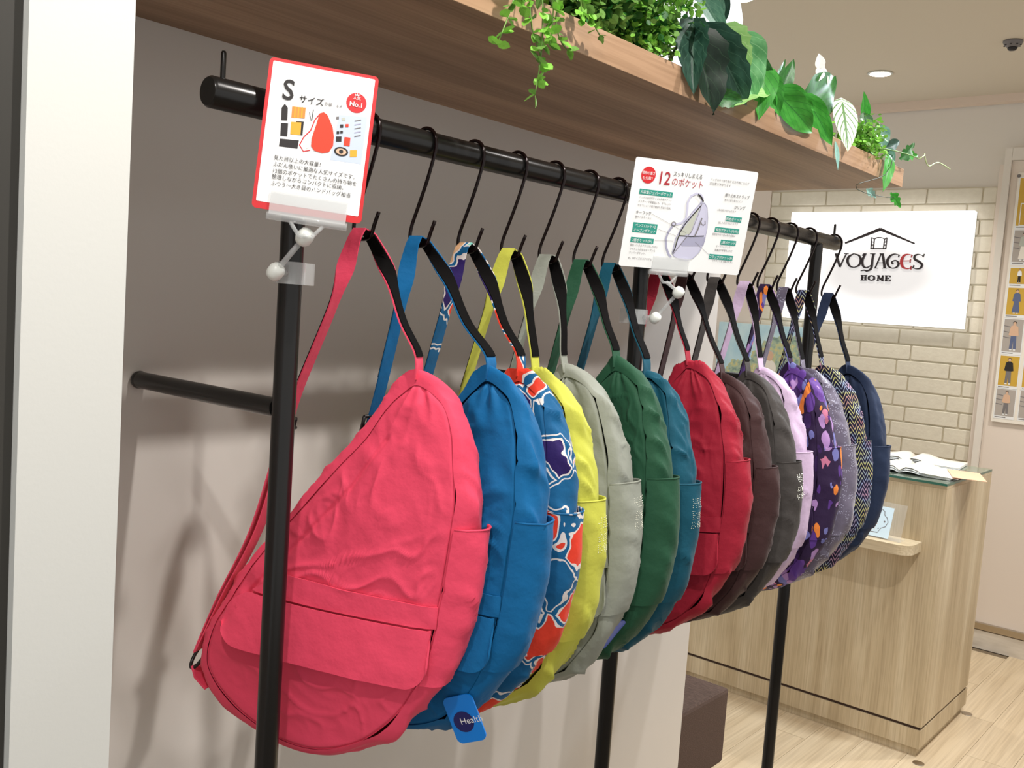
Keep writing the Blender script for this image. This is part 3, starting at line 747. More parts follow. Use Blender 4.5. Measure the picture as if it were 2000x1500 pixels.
# ================================================================== SIGN HOLDERS AND CARDS
def holder(P0, U, V, w, h, clip_w, post_y, ball2, ball1, label, clampside, clip_u):
    """clear clip under the card, two white ball joints, clear rod, clamp round the post"""
    fr = plane_frame(P0, U, V)
    t = empty('sign_clip', (RX, post_y, ball1[2])); tag(t, label, 'sign holder')
    org = Vector((RX, post_y, ball1[2]))
    def done(b, name, m, smooth=False):
        b.v = [tuple(Vector(v)-org) for v in b.v]; return b.build(name, m, t, smooth)
    x0 = clip_u; x1 = clip_u+clip_w
    b = slab([(x0, -h-.004), (x1, -h-.004), (x1, -h+.021), (x0, -h+.021)], .0016, .0030, fr)
    b2 = slab([(x0, -h-.004), (x1, -h-.004), (x1, -h+.018), (x0, -h+.018)], -.0034, -.0018, fr)
    b.add(b2.v, b2.f); done(b, 'clip_jaw', M['acrylic'])
    b = MB(); a0 = fr @ Vector((x0-.002, -h-.006, 0)); a1 = fr @ Vector((x1+.002, -h-.006, 0)); b.tube([a0, a1], .0042, 10)
    done(b, 'clip_hinge', M['acrylic'], True)
    cx = (x0+x1)/2; b = MB()
    for k in (-1, 1): b.tube([fr @ Vector((cx+k*.017, -h-.009, 0)), fr @ Vector((cx+k*.007, -h-.022, 0))], .0022, 8)
    b.tube([fr @ Vector((cx-.008, -h-.022, 0)), fr @ Vector((cx+.008, -h-.022, 0))], .0022, 8)
    done(b, 'clip_bracket', M['acrylic'], True)
    top = Vector(ball2); bot = Vector(ball1)
    for p, q in ((top, bot), (bot, top)):
        d = (q-p).normalized(); b = MB()
        b.tube([p-d*.009, p-d*.007, p-d*.002, p+d*.004, p+d*.0085, p+d*.0095], [.0045, .0078, .0092, .0092, .0068, .004], 16); done(b, 'ball_joint', M['white_plastic'], True)
    b = MB(); b.tube([top, bot], .0032, 10); done(b, 'rod', M['acrylic'], True)
    b = MB(); b.tube([fr @ Vector((cx, -h-.021, 0)), top], .003, 8); done(b, 'neck', M['acrylic'], True)
    # clamp: C-shaped clear jaw round the post, with flared lips
    b = MB(); cx_, cy__ = RX, post_y; dirn = Vector((bot.x-cx_, bot.y-cy__, 0)).normalized(); a0 = math.atan2(dirn.y, dirn.x)
    ring_i = []; ring_o = []
    for k in range(-9, 10):
        a = a0+k*math.radians(14); ring_i.append((cx_+.0142*math.cos(a), cy__+.0142*math.sin(a))); ring_o.append((cx_+.0168*math.cos(a), cy__+.0168*math.sin(a)))
    zz0, zz1 = bot.z-.012, bot.z+.013; n_ = len(ring_i)
    vs = [(x, y, zz0) for x, y in ring_i+ring_o]+[(x, y, zz1) for x, y in ring_i+ring_o]
    fs = []
    for k in range(n_-1):
        fs += [(k, k+1, 2*n_+k+1, 2*n_+k), (n_+k+1, n_+k, 3*n_+k, 3*n_+k+1), (k+1, k, n_+k, n_+k+1), (2*n_+k, 2*n_+k+1, 3*n_+k+1, 3*n_+k)]
    fs += [(0, 2*n_, 3*n_, n_), (n_-1, 2*n_-1, 4*n_-1, 3*n_-1)]
    b.add(vs, fs)
    for k in (-1, 1):
        a = a0+k*math.radians(126); e = Vector((math.cos(a), math.sin(a), 0)); p = Vector((cx_, cy__, 0))+e*.0155; q = p-dirn*.014+e*.006
        s_ = Vector((-(q-p).y, (q-p).x, 0)).normalized()*.0011
        b.add([(v_.x, v_.y, z_) for z_ in (zz0, zz1) for v_ in (p-s_, p+s_, q+s_, q-s_)], [(0, 1, 2, 3), (7, 6, 5, 4), (0, 4, 5, 1), (1, 5, 6, 2), (2, 6, 7, 3), (3, 7, 4, 0)])
    done(b, 'post_clamp', M['acrylic'])
    b = MB(); b.tube([Vector((cx_, cy__, bot.z))+dirn*.0165, bot], .0045, 10); done(b, 'clamp_arm', M['acrylic'], True)
    return fr
def crop_uv(TL, TR, BL):
    TL, TR, BL = map(np.array, (TL, TR, BL)); A = np.array([TR-TL, BL-TL], float).T; Ai = np.linalg.inv(A)
    return lambda x, y: Ai @ (np.array([x, y], float)-TL)

# --- card 1 : red bordered size card
P0 = Vector((-.870, .606, 1.661)); U1 = (Vector((-.800, .696, 1.653))-P0); w1, h1 = .1145, .1595
V1 = Vector((.0065, -.014, .159))*-1
fr1 = holder(P0, U1, Vector((-.0065, .014, .159)), w1, h1, .080, .668, (-.8385, .6385, 1.4765), (-.878, .6315, 1.4375), 'clear clip holder with white joints on near post, gripping the red bordered card', 1, .018)
c1 = empty('size_card', P0); tag(c1, 'red bordered card headed S, with a photo of a red bag', 'card')
frl = fr1.copy(); frl.translation = Vector((0, 0, 0))
slab(rounded(0, -h1, w1, 0, .005), -.001, 0, frl).build('card_sheet', M['red_ink'], c1)
pr = Print(frl, c1)
pr.poly('white_field', 'paper', rounded(.0038, -h1+.0075, w1-.0038, -.0035, .0015), .0002)
f = crop_uv((180, 75), (1000, 228), (65, 1215))
def c1p(x, y): a, b_ = f(x, y); return (a*w1, -b_*h1)
x, y = c1p(275, 395); pr.text('lettering', 'ink', 'S', x-.001, y, .030, sx=.92, bold=.015)
x, y = c1p(395, 418); pr.text('lettering', 'ink', 'サイズ', x, y, .0088, bold=.01)
x, y = c1p(585, 445); pr.text('lettering', 'ink_grey', '容量：6.4', x, y, .0044)
x, y = c1p(830, 430); pr.disc('red_badge', 'red_ink', x, y, .0107, lift=.0005)
x, y = c1p(828, 460); pr.text('badge_lettering', 'paper', 'No.1', x, y, .0072, 'CENTER', bold=.02)
x, y = c1p(832, 408); pr.text('badge_lettering', 'paper', '人気', x, y+.0006, .0042, 'CENTER')
x, y = c1p(835, 376); pr.poly('badge_lettering', 'paper', [(x-.002, y), (x+.002, y), (x+.0026, y+.0022), (x+.001, y+.001), (x, y+.0028), (x-.001, y+.001), (x-.0026, y+.0022)], .001)
def q1(name, m, pts, lift=.0005): pr.poly(name, m, [c1p(*p) for p in pts], lift)
q1('photo_ground', 'pblue', [(700, 520), (915, 540), (875, 905), (640, 868)], .0003)
q1('bottle', 'ink', [(270, 560), (272, 465), (295, 435), (318, 465), (316, 562)])
q1('photo_cloth', 'orange_ink', [(350, 455), (450, 465), (445, 548), (345, 540)])
for k in range(3): q1('photo_cloth', 'yellow_ink', [(368+k*26, 460), (378+k*26, 461), (373+k*26, 543), (363+k*26, 542)], .0006)
q1('photo_case', 'ink', [(270, 580), (322, 585), (318, 685), (266, 678)])
q1('photo_case', 'ink', [(380, 565), (438, 572), (430, 678), (376, 670)])
q1('photo_case', 'ink', [(265, 700), (405, 715), (395, 778), (258, 758)])
q1('photo_notebook', 'yellow_ink', [(345, 572), (420, 578), (415, 675), (340, 668)], .0006)
pr.line('photo_pen', 'ink', [c1p(478, 500), c1p(492, 565)], .0006); pr.line('photo_pen', 'ink', [c1p(508, 480), c1p(498, 560)], .0007)
q1('photo_bag', 'redorange', [(555, 510), (585, 500), (612, 520), (635, 570), (655, 620), (665, 690), (660, 760), (630, 808), (580, 815), (520, 795), (495, 760), (500, 700), (530, 600)], .0008)
pr.line('photo_strap', 'red_ink', [c1p(*p) for p in ((560, 510), (520, 560), (490, 640), (440, 690), (410, 750), (440, 800), (490, 790))], .0011, .0006)
q1('photo_bag_lining', 'paper_warm', [(550, 530), (530, 600), (500, 690), (480, 770), (460, 780), (455, 700), (500, 640)], .0006)
for (a, b_, s_, m_) in ((690, 545, 10, 'ink_grey'), (735, 555, 12, 'green_grey'), (722, 608, 12, 'ink'), (762, 605, 12, 'redorange'), (695, 658, 10, 'ink'), (722, 655, 10, 'ink'), (702, 708, 20, 'ink'), (815, 820, 26, 'yellow_ink')):
    q1('photo_item', m_, [(a-s_, b_-s_), (a+s_, b_-s_), (a+s_, b_+s_), (a-s_, b_+s_)], .0007)
q1('photo_item', 'redorange', [(745, 692), (790, 698), (785, 765), (740, 758)], .0007)
x, y = c1p(722, 805); pr.disc('photo_purse', 'ink', x, y, .0074, .005, .0006); pr.disc('photo_purse', 'skin_ink', x, y, .0055, .0033, .0008); pr.disc('photo_purse', 'ink', x, y, .0022, .0022, .001)
for k in range(5): a, b_ = c1p(820, 570+k*30); a2, b2_ = c1p(868, 562+k*30); pr.line('photo_stripes', 'lilac_ink2' if k % 2 else 'ink_grey', [(a, b_), (a2, b2_)], .0010, .0006)
lines = ('見た目以上の大容量！', 'ふだん使いに最適な人気サイズです。', '12個のポケットでたくさんの持ち物を', '整理しながらコンパクトに収納。', 'ふつう〜大き目のハンドバッグ相当')
for k, (tx, (a, b_)) in enumerate(zip(lines, ((220, 855), (216, 905), (212, 955), (208, 1000), (203, 1050)))):
    x, y = c1p(a, b_); pr.text('lettering', 'ink', tx, x, y, .0056, sx=.93)
pr.finish()

# --- card 2 : twelve pocket diagram
S2 = 1.5
P2 = Vector((-.850, 1.278, 1.665)); w2, h2 = .2300, .1735
U2 = Vector((-.740, 1.480, 1.6665))-P2; V2 = Vector((.025, -.026, .170))
fr2 = holder(P2, U2, V2, w2, h2, .068, 1.397, (-.815, 1.382, 1.459), (-.858, 1.385, 1.414), 'clear clip holder with white joints on middle post, gripping the diagram card', 1, .060)
c2 = empty('diagram_card', P2); tag(c2, 'white card with a line drawing of a bag and teal captions about 12 pockets', 'card')
frl = fr2.copy(); frl.translation = Vector((0, 0, 0))
slab(rounded(0, -h2, w2, 0, .004), -.001, 0, frl).build('card_sheet', M['paper'], c2)
pr = Print(frl, c2); f2 = crop_uv((235, 92), (1565, 280), (95, 1280))
def c2p(x, y): a, b_ = f2(x, y); return (a*w2, -b_*h2)
x, y = c2p(368, 290); pr.disc('red_badge', 'red_ink', x, y, .0130, .0132)
x, y = c2p(368, 283); pr.text('badge_lettering', 'paper', '荷物の重さ', x, y, .0056, 'CENTER', sx=.85); x, y = c2p(366, 338); pr.text('badge_lettering', 'paper', 'も分散！', x, y, .0056, 'CENTER')
x, y = c2p(455, 383); pr.text('headline', 'dkred_ink', '12', x, y, .0285, sx=.85, bold=.012)
x, y = c2p(625, 300); pr.text('headline', 'ink', 'スッキリしまえる', x, y, .0088, sx=.78); x, y = c2p(610, 400); pr.text('headline', 'dkred_ink', 'のポケット', x, y, .0145, sx=.83)
x, y = c2p(1030, 358); pr.text('small_lettering', 'ink_grey', 'バッグの中で持ち物が 行方不明に ならず', x, y, .0046, sx=.88); x, y = c2p(1022, 402); pr.text('small_lettering', 'ink_grey', '定位置が決まります', x, y, .0046)
def cap(x0, y0, x1, h, tx, size=.0062, two=None):
    a = c2p(x0, y0); wd = (x1-x0)/1330*w2*1.02; hh = h/1188*h2
    pr.rect('caption_box', 'teal_ink', a[0], a[1], a[0]+wd, a[1]-hh, .0004)
    if two: pr.text('caption_lettering', 'paper', tx, a[0]+wd/2, a[1]-hh*.42, size, 'CENTER', sx=.9); pr.text('caption_lettering', 'paper', two, a[0]+wd/2, a[1]-hh*.90, size, 'CENTER', sx=.85)
    else: pr.text('caption_lettering', 'paper', tx, a[0]+wd/2, a[1]-hh*.78, size, 'CENTER', sx=.88)
cap(285, 435, 630, 58, '大容量ジッパーポケット', .0060); cap(235, 800, 487, 108, 'ペンスロット×2', .0060, 'オープンポケット'); cap(215, 962, 455, 58, '2層ポケット(外)', .0058)
cap(1237, 765, 1412, 58, '斜めポケット', .0058); cap(1123, 885, 1392, 58, '縦型ポケット(内/外)', .0056); cap(1197, 1035, 1368, 58, '2層ポケット', .0058); cap(1078, 1195, 1345, 58, 'フラップポケット(外)', .0056)
for (a, b_, tx, sz, m_) in ((280, 535, 'バッグとほぼ同サイズの外側ポケット', .0042, 'ink_grey'), (272, 578, 'パスポートや貴重品にも、タブレット', .0042, 'ink_grey'), (266, 622, 'やタブレットや電子機器も安全に収納。', .0042, 'ink_grey'),
                            (250, 705, 'キーフック', .0068, 'ink'), (245, 750, '鍵やパスケースに', .0045, 'ink_grey'), (205, 1060, '背負ったままアクセスしやすい', .0044, 'ink_grey'), (200, 1104, 'マグネット付きのオープン＆', .0044, 'ink_grey'), (195, 1145, 'ジッパーポケット。', .0044, 'ink_grey'),
                            (190, 1205, '※S、Mサイズのコアモデル', .0044, 'ink_grey'), (1200, 540, '滑り止めストラップ', .0064, 'ink'), (1200, 590, '肩から滑り落ちにくい', .0042, 'ink_grey'), (1318, 683, 'Dリング', .0068, 'ink'), (1125, 700, '小物を取り付けられます', .0040, 'ink_grey'),
                            (1148, 845, '出し入れがスムーズです', .0042, 'ink_grey'), (1090, 975, '長財布や折り畳み傘の収納に', .0042, 'ink_grey'), (1140, 1118, 'オープン＆ジッパー', .0042, 'ink_grey'), (1130, 1160, '貴重品や手帳を入れて', .0042, 'ink_grey'), (1105, 1285, 'マグネット式で開けやすい', .0042, 'ink_grey')):
    x, y = c2p(a, b_); pr.text('small_lettering' if m_ == 'ink_grey' else 'lettering', m_, tx, x, y, sz, sx=.84)
def q2(name, m, pts, lift=.0005): pr.poly(name, m, [c2p(*p) for p in pts], lift)
def l2(name, m, pts, w, lift=.0012): pr.line(name, m, [c2p(*p) for p in pts], w, lift)
q2('drawn_bag', 'lilac_ink', [(940, 605), (985, 610), (1015, 660), (1030, 780), (1030, 900), (1010, 1050), (960, 1170), (890, 1240), (820, 1262), (740, 1240), (680, 1200), (660, 1160), (690, 1000), (770, 830), (860, 700)], .0004)
q2('drawn_opening', 'green_grey', [(935, 655), (850, 950), (720, 990), (680, 1140), (700, 1000), (790, 860)], .0006)
l2('drawn_bag_outline', 'ink', [(945, 640), (880, 720), (790, 830), (735, 930), (710, 1020), (690, 1110), (665, 1170)], .0017)
l2('drawn_bag_outline', 'lilac_ink2', [(940, 605), (985, 610), (1015, 660), (1030, 780), (1030, 900), (1010, 1050), (960, 1170), (890, 1240), (820, 1262), (740, 1240), (680, 1200), (660, 1160), (690, 1000), (770, 830), (860, 700), (940, 605)], .0008)
l2('drawn_bag_outline', 'ink_grey', [(955, 620), (935, 700), (860, 930), (800, 1000), (720, 1110), (670, 1180)], .0009)
q2('drawn_flap', 'lilac_ink2', [(800, 990), (1015, 1000), (1005, 1090), (960, 1100), (770, 1090), (755, 1070)], .0007)
l2('drawn_pocket_line', 'ink', [(725, 968), (850, 985), (1000, 985)], .0013); l2('drawn_pocket_line', 'ink_grey', [(965, 780), (930, 900), (895, 990)], .0022); l2('drawn_pocket_line', 'ink_grey', [(965, 830), (965, 850), (985, 860), (1005, 850), (1000, 810)], .0012)
l2('drawn_strap', 'lilac_ink', [(945, 600), (965, 560), (940, 520), (890, 500), (830, 530), (800, 600), (800, 700), (790, 780), (740, 830), (660, 840)], .0036, .0009)
l2('drawn_strap', 'lilac_ink2', [(655, 850), (610, 920), (585, 1000), (595, 1100), (625, 1180), (655, 1215)], .0036, .0009)
l2('drawn_strap', 'ink', [(905, 510), (940, 540), (968, 595)], .0026, .0014)
x, y = c2p(660, 835); pr.disc('drawn_buckle', 'ink_grey', x, y, .0045, .0038, .0012); pr.disc('drawn_buckle', 'lilac_ink', x, y, .003, .0024, .0014)
for a in (((415, 712), (800, 940)), ((490, 885), (690, 970)), ((465, 1015), (665, 1030)), ((1070, 1205), (905, 1050))): l2('leader_line', 'ink_grey', a, .0004)
pr.finish()

# ================================================================== LIT WALL SIGN
SY = YB-.06
sx0, sx1, sz0, sz1 = -2.140, -1.263, 1.452, 1.992
sg = empty('wall_sign', ((sx0+sx1)/2, SY, (sz0+sz1)/2)); tag(sg, 'backlit white wall sign reading VOYAGES HOME with a roof and window logo', 'sign')
ms = bpy.data.materials.new('backlit_panel'); ms.use_nodes = True; t = NT(ms); b = t.n['Principled BSDF']; b.inputs['Base Color'].default_value = (.8, .78, .76, 1)
tc = t.add('ShaderNodeTexCoord'); mp = t.add('ShaderNodeMapping'); mp.inputs['Scale'].default_value = (1/.40, 1, 1/.19); mp.inputs['Location'].default_value = (-.07, 0, .18)
t.ln(tc.outputs['Object'], mp.inputs['Vector']); ln_ = t.add('ShaderNodeVectorMath', operation='LENGTH'); t.ln(mp.outputs['Vector'], ln_.inputs[0])
mr = t.add('ShaderNodeMapRange', i_1=.45, i_2=1.15, i_3=.66, i_4=1.5); mr.interpolation_type = 'SMOOTHSTEP'; t.ln(ln_.outputs['Value'], mr.inputs[0])
b.inputs['Emission Color'].default_value = (1, .965, .945, 1); t.ln(mr.outputs[0], b.inputs['Emission Strength']); b.inputs['Base Color'].default_value = (.25, .25, .25, 1)
W_, H_ = (sx1-sx0)/2, (sz1-sz0)/2
MB().box(-W_, W_, 0, .045, -H_, H_).build('light_panel', ms, sg)
MB().box(-W_-.001, W_+.001, .0451, .055, -H_-.001, H_+.001).build('back_tray', M['white_plastic'], sg)
# logo, drawn from a 1667 x 1500 tracing that covers photo rectangle (1640,400)-(1840,580)
def ray(px, py):
    d = rt*0+r2*((px-1000)/F_PX)-u2*((py-750)/F_PX)+fw; return d
def sgn(x, y):
    d = ray(1640+x/8.335, 400+y/8.335); k = (SY-.004)/d.y; p = d*k+Vector((0, 0, 1.42)); return (p.x-sg.location.x, p.z-sg.location.z)
def letter(name, m, strokes, parent):
    mb = MB()
    for pts, ws in strokes:
        P = smooth_path([(*p, w) for p, w in zip(pts, ws if isinstance(ws, (list, tuple)) else [ws]*len(pts))], max(2, 6*(len(pts)-1)+1) if len(pts) > 2 else 2)
        vs = []
        for i in range(len(P)):
            d = P[min(i+1, len(P)-1)][:2]-P[max(i-1, 0)][:2]; d = d/np.linalg.norm(d); nn = np.array([-d[1], d[0]])*P[i][2]/2
            for sgn_ in (1, -1):
                q = P[i][:2]+nn*sgn_; u_, z_ = sgn(*q); vs += [(u_, -.010, z_), (u_, -.001, z_)]
        fs = []
        for i in range(len(P)-1):
            a = 4*i; fs += [(a, a+2, a+6, a+4), (a+1, a+5, a+7, a+3), (a, a+4, a+5, a+1), (a+2, a+3, a+7, a+6)]
        fs += [(0, 1, 3, 2), (len(vs)-4, len(vs)-2, len(vs)-1, len(vs)-3)]
        mb.add(vs, fs)
    mb.build(name, M[m], parent)
B_ = 'sign_black'
letter('logo_roof', B_, [([(92, 625), (380, 511), (665, 398)], [26, 38, 50]), ([(665, 398), (950, 518), (1222, 632)], [50, 36, 24])], sg)
letter('logo_window', B_, [([(527, 530), (510, 720)], 12), ([(568, 562), (553, 715)], 12), ([(527, 532), (568, 562)], 12), ([(565, 562), (605, 538), (650, 530), (695, 538), (732, 562)], 12),
                           ([(505, 716), (757, 716)], 16), ([(732, 562), (715, 712)], 12), ([(775, 535), (752, 720)], 12), ([(775, 535), (732, 562)], 12), ([(520, 600), (562, 610)], 14), ([(515, 655), (558, 655)], 14), ([(768, 600), (728, 610)], 14), ([(762, 655), (722, 655)], 14)], sg)
letter('letter_v', B_, [([(-55, 800), (-25, 905), (5, 1010)], [38, 36, 26]), ([(112, 800), (60, 900), (5, 1015)], [14, 16, 22]), ([(-75, 798), (-10, 798)], 10), ([(75, 797), (145, 797)], 10)], sg)
letter('letter_o', B_, [([(230, 797), (150, 850), (132, 925), (170, 1000), (240, 1020)], [12, 32, 36, 28, 12]), ([(240, 1020), (315, 985), (345, 905), (320, 830), (230, 797)], [12, 26, 32, 28, 12])], sg)
letter('letter_y', B_, [([(372, 830), (395, 802), (440, 800)], [10, 16, 12]), ([(420, 805), (380, 880), (372, 950), (395, 1010), (450, 1022), (510, 985)], [26, 32, 34, 30, 18, 10]), ([(500, 799), (585, 799)], 11), ([(555, 800), (535, 900), (525, 1000), (500, 1055), (440, 1082)], [32, 34, 34, 28, 20]), ([(450, 1084), (400, 1066), (345, 1078)], [24, 20, 8])], sg)
letter('letter_a', B_, [([(675, 802), (640, 890), (580, 1028)], [14, 16, 16]), ([(700, 800), (722, 915), (735, 1030)], [32, 38, 40]), ([(615, 945), (722, 945)], 12), ([(560, 1031), (625, 1031)], 10), ([(690, 1032), (768, 1032)], 10), ([(655, 799), (722, 799)], 12)], sg)
letter('letter_g', B_, [([(958, 855), (972, 812)], [10, 22]), ([(970, 818), (900, 803), (825, 835), (778, 915), (800, 1000), (860, 1032), (930, 1015), (962, 960), (930, 912), (875, 915), (848, 945), (875, 962)], [10, 16, 30, 38, 30, 16, 22, 32, 22, 18, 22, 24])], sg)
letter('letter_e', 'sign_red', [([(1165, 860), (1182, 815)], [10, 20]), ([(1180, 820), (1110, 806), (1045, 835), (1008, 920), (1030, 1010), (1100, 1040), (1165, 1025)], [10, 16, 34, 46, 38, 20, 12]), ([(1030, 915), (1150, 912)], 14), ([(1155, 880), (1148, 945)], 14), ([(1168, 995), (1160, 1055)], 16)], sg)
letter('letter_s', B_, [([(1382, 798), (1358, 850)], [10, 22]), ([(1352, 830), (1290, 806), (1228, 830), (1225, 885), (1290, 925), (1342, 975), (1318, 1030), (1250, 1044), (1195, 1022)], [10, 14, 30, 36, 40, 38, 28, 16, 12]), ([(1212, 985), (1188, 1035)], [18, 10])], sg)
letter('letter_h', B_, [([(372, 1150), (366, 1225)], 30), ([(425, 1150), (420, 1225)], 28), ([(370, 1188), (425, 1188)], 12), ([(348, 1148), (395, 1148)], 12), ([(402, 1148), (447, 1148)], 12), ([(342, 1226), (390, 1226)], 12), ([(398, 1226), (443, 1226)], 12)], sg)
letter('letter_o', B_, [([(520, 1150), (480, 1172), (478, 1210), (518, 1232)], [12, 26, 26, 12]), ([(518, 1232), (560, 1212), (562, 1172), (520, 1150)], [12, 26, 26, 12])], sg)
letter('letter_m', B_, [([(632, 1155), (622, 1232)], 16), ([(636, 1155), (668, 1225)], 24), ([(705, 1156), (668, 1225)], 12), ([(704, 1156), (698, 1236)], 28), ([(612, 1152), (648, 1152)], 12), ([(692, 1153), (722, 1155)], 12), ([(606, 1232), (640, 1232)], 12), ([(680, 1237), (716, 1238)], 12)], sg)
letter('letter_e', B_, [([(762, 1158), (758, 1235)], 28), ([(742, 1155), (828, 1158)], 14), ([(825, 1158), (822, 1180)], 14), ([(760, 1196), (800, 1198)], 12), ([(798, 1184), (796, 1210)], 10), ([(738, 1238), (822, 1240)], 14), ([(830, 1215), (822, 1240)], 14)], sg)

# ================================================================== PICTURE PANEL LEFT OF THE SIGN
pp = empty('landscape_poster', (-2.27, YB-.045, 1.2)); tag(pp, 'pale blue landscape poster with tree, partly hidden behind the straps', 'poster')
mpz = mat('poster_print', (186, 216, 224), .4); t = NT(mpz); v = coords(t, (1, 1, 1)); sp_ = t.add('ShaderNodeSeparateXYZ'); tc = t.add('ShaderNodeTexCoord'); t.ln(tc.outputs['Object'], sp_.inputs[0])
n1 = t.add('ShaderNodeTexNoise', i_Scale=9, i_Detail=6); t.ln(v, n1.inputs['Vector']); n2 = t.add('ShaderNodeTexNoise', i_Scale=34, i_Detail=6); t.ln(v, n2.inputs['Vector'])
treeline = mth(t, 'LESS_THAN', mth(t, 'ADD', sp_.outputs[2], mth(t, 'MULTIPLY', n1.outputs['Fac'], -.40)), mth(t, 'ADD', mth(t, 'MULTIPLY', sp_.outputs[0], .55), -.125))
rg = ramp(t, [(.35, (120, 146, 134)), (.5, (170, 190, 164)), (.62, (206, 198, 130)), (.72, (214, 222, 214))]); t.ln(n2.outputs['Fac'], rg.inputs['Fac'])
rs = ramp(t, [(.35, (176, 214, 228)), (.6, (206, 232, 238))]); t.ln(n1.outputs['Fac'], rs.inputs['Fac'])
t.ln(mixc(t, treeline, rs.outputs['Color'], rg.outputs['Color']), t.n['Principled BSDF'].inputs['Base Color'])
MB().box(-.235, .240, 0, .02, -.30, .205).build('printed_sheet', mpz, pp)
MB().box(-.238, .243, .0201, .026, -.303, .208).build('backing_board', M['white_plastic'], pp)
pm_ = Print(Matrix(((1, 0, 0, 0), (0, 0, -1, 0), (0, 1, 0, 0), (0, 0, 0, 1))), pp)
pm_.disc('printed_head', 'skin_ink', .075, .045, .020, .026); pm_.disc('printed_hair', 'green_grey', .072, .058, .023, .020, .0005); pm_.disc('printed_shoulders', 'paper_warm', .075, -.02, .04, .045, .0005)
pm_.finish()

# ================================================================== CHROME KNOB ON THE BRICKS
kb = MB(); kb.tube([(-1.614, YB-.016, 1.034), (-1.614, YB-.045, 1.034)], .007, 12); kb.tube([(-1.635, YB-.05, 1.034), (-1.632, YB-.05, 1.034), (-1.596, YB-.05, 1.034), (-1.590, YB-.05, 1.034), (-1.586, YB-.05, 1.034)], [.007, .010, .011, .014, .011], 16)
tag(kb.build('chrome_peg', M['chrome'], None, True), 'small chrome peg on the brick wall beside the navy bag', 'wall peg')

# ================================================================== NOTICE BOARD WITH OUTFIT CARDS
nb_ = empty('outfit_board', (-1.05, YB-.036, 1.0)); tag(nb_, 'white board of outfit photo cards at the right edge', 'board')
MB().box(-.052, .45, -.006, 0, .045, 1.16).build('board_sheet', M['paper_warm'], nb_)
MB().lathe([(.006, -.016), (.008, -.008)], (-.048, 0, 1.145), 10, 'y').build('board_pin', M['ink_grey'], nb_)
def person(pr, x, z, h, hair, top, legs, dress=False, hat=False):
    """small printed figure, feet at z"""
    pr.disc('printed_head', 'skin_ink', x, z+h*.90, h*.045, h*.055, .0014); pr.disc('printed_hair', hair, x, z+h*.925, h*.058, h*.05, .0012)
    pr.poly('printed_top', top, [(x-h*.11, z+h*.80), (x-h*.03, z+h*.85), (x+h*.03, z+h*.85), (x+h*.11, z+h*.80), (x+h*.15, z+h*.52), (x+h*.08, z+h*.50), (x-h*.08, z+h*.50), (x-h*.15, z+h*.52)], .0012)
    if dress: pr.poly('printed_skirt', legs, [(x-h*.08, z+h*.52), (x+h*.08, z+h*.52), (x+h*.14, z+h*.08), (x-h*.14, z+h*.08)], .0011)
    else:
        pr.poly('printed_legs', legs, [(x-h*.08, z+h*.52), (x+h*.08, z+h*.52), (x+h*.10, z+h*.07), (x+h*.02, z+h*.07), (x, z+h*.35), (x-h*.02, z+h*.07), (x-h*.10, z+h*.07)], .0011)
    pr.rect('printed_shoes', 'paper', x-h*.09, z+h*.07, x-h*.02, z+h*.03, .0012); pr.rect('printed_shoes', 'paper', x+h*.02, z+h*.07, x+h*.09, z+h*.03, .0012)
fb_ = Matrix(((1, 0, 0, 0), (0, 0, -1, -.006), (0, 1, 0, 0), (0, 0, 0, 1)))
cards = [(.075, .195, 'greyp', 'ink', 'skin_ink', 'ink_grey', 0), (.212, .345, 'mustard', 'ink', 'ink', 'ink_grey', 0), (.365, .510, 'greyp', 'ink', 'skin_ink', 'denim_ink', 0), (.530, .650, 'mustard', 'ink', 'denim_ink', 'denim_ink', 1), (.668, .738, 'mustard', 'ink', 'paper', 'ink', 0), (.765, .905, 'greyp', 'ink', 'green_grey', 'paper_warm', 1), (.925, 1.135, 'mustard', 'ink', 'paper_warm', 'ink', 0)]
for ci in range(3):
    for (z0, z1, bgm, ha, to, le, dr) in cards:
        x0 = -.040+ci*.098; wd = .078
        e = empty('outfit_card', (x0, 0, z0)); e.parent = nb_
        pr = Print(fb_ @ Matrix.Translation((0, 0, .0008)), e)
        pr.rect('card_margin', 'paper', -.004, z1-z0+.004, wd+.004, -.014, 0)
        pr.rect('card_photo', bgm, 0, z1-z0, wd, 0, .0005)
        if bgm == 'greyp':
            for k in range(3): pr.line('printed_shelf', 'ink_grey', [(0, (z1-z0)*(.45+.17*k)), (wd*.35, (z1-z0)*(.42+.17*k))], .003, .0008)
        if z1-z0 > .2: pr.rect('card_frame', 'paper', .012, .10, wd, -.0, .0007); pr.rect('card_inner', bgm, .016, .095, wd, .004, .0009); person(pr, wd*.55, 0, .09, ha, to, le, dr)
        else: person(pr, wd*(.5+.05*((ci*3+len(bgm)) % 3-1)), .002, (z1-z0)*.95, ha, to, le, dr)
        pr.rect('card_caption', 'ink_grey', .002, -.005, wd*.6, -.008, .0006)
        for o in pr.finish(): pass

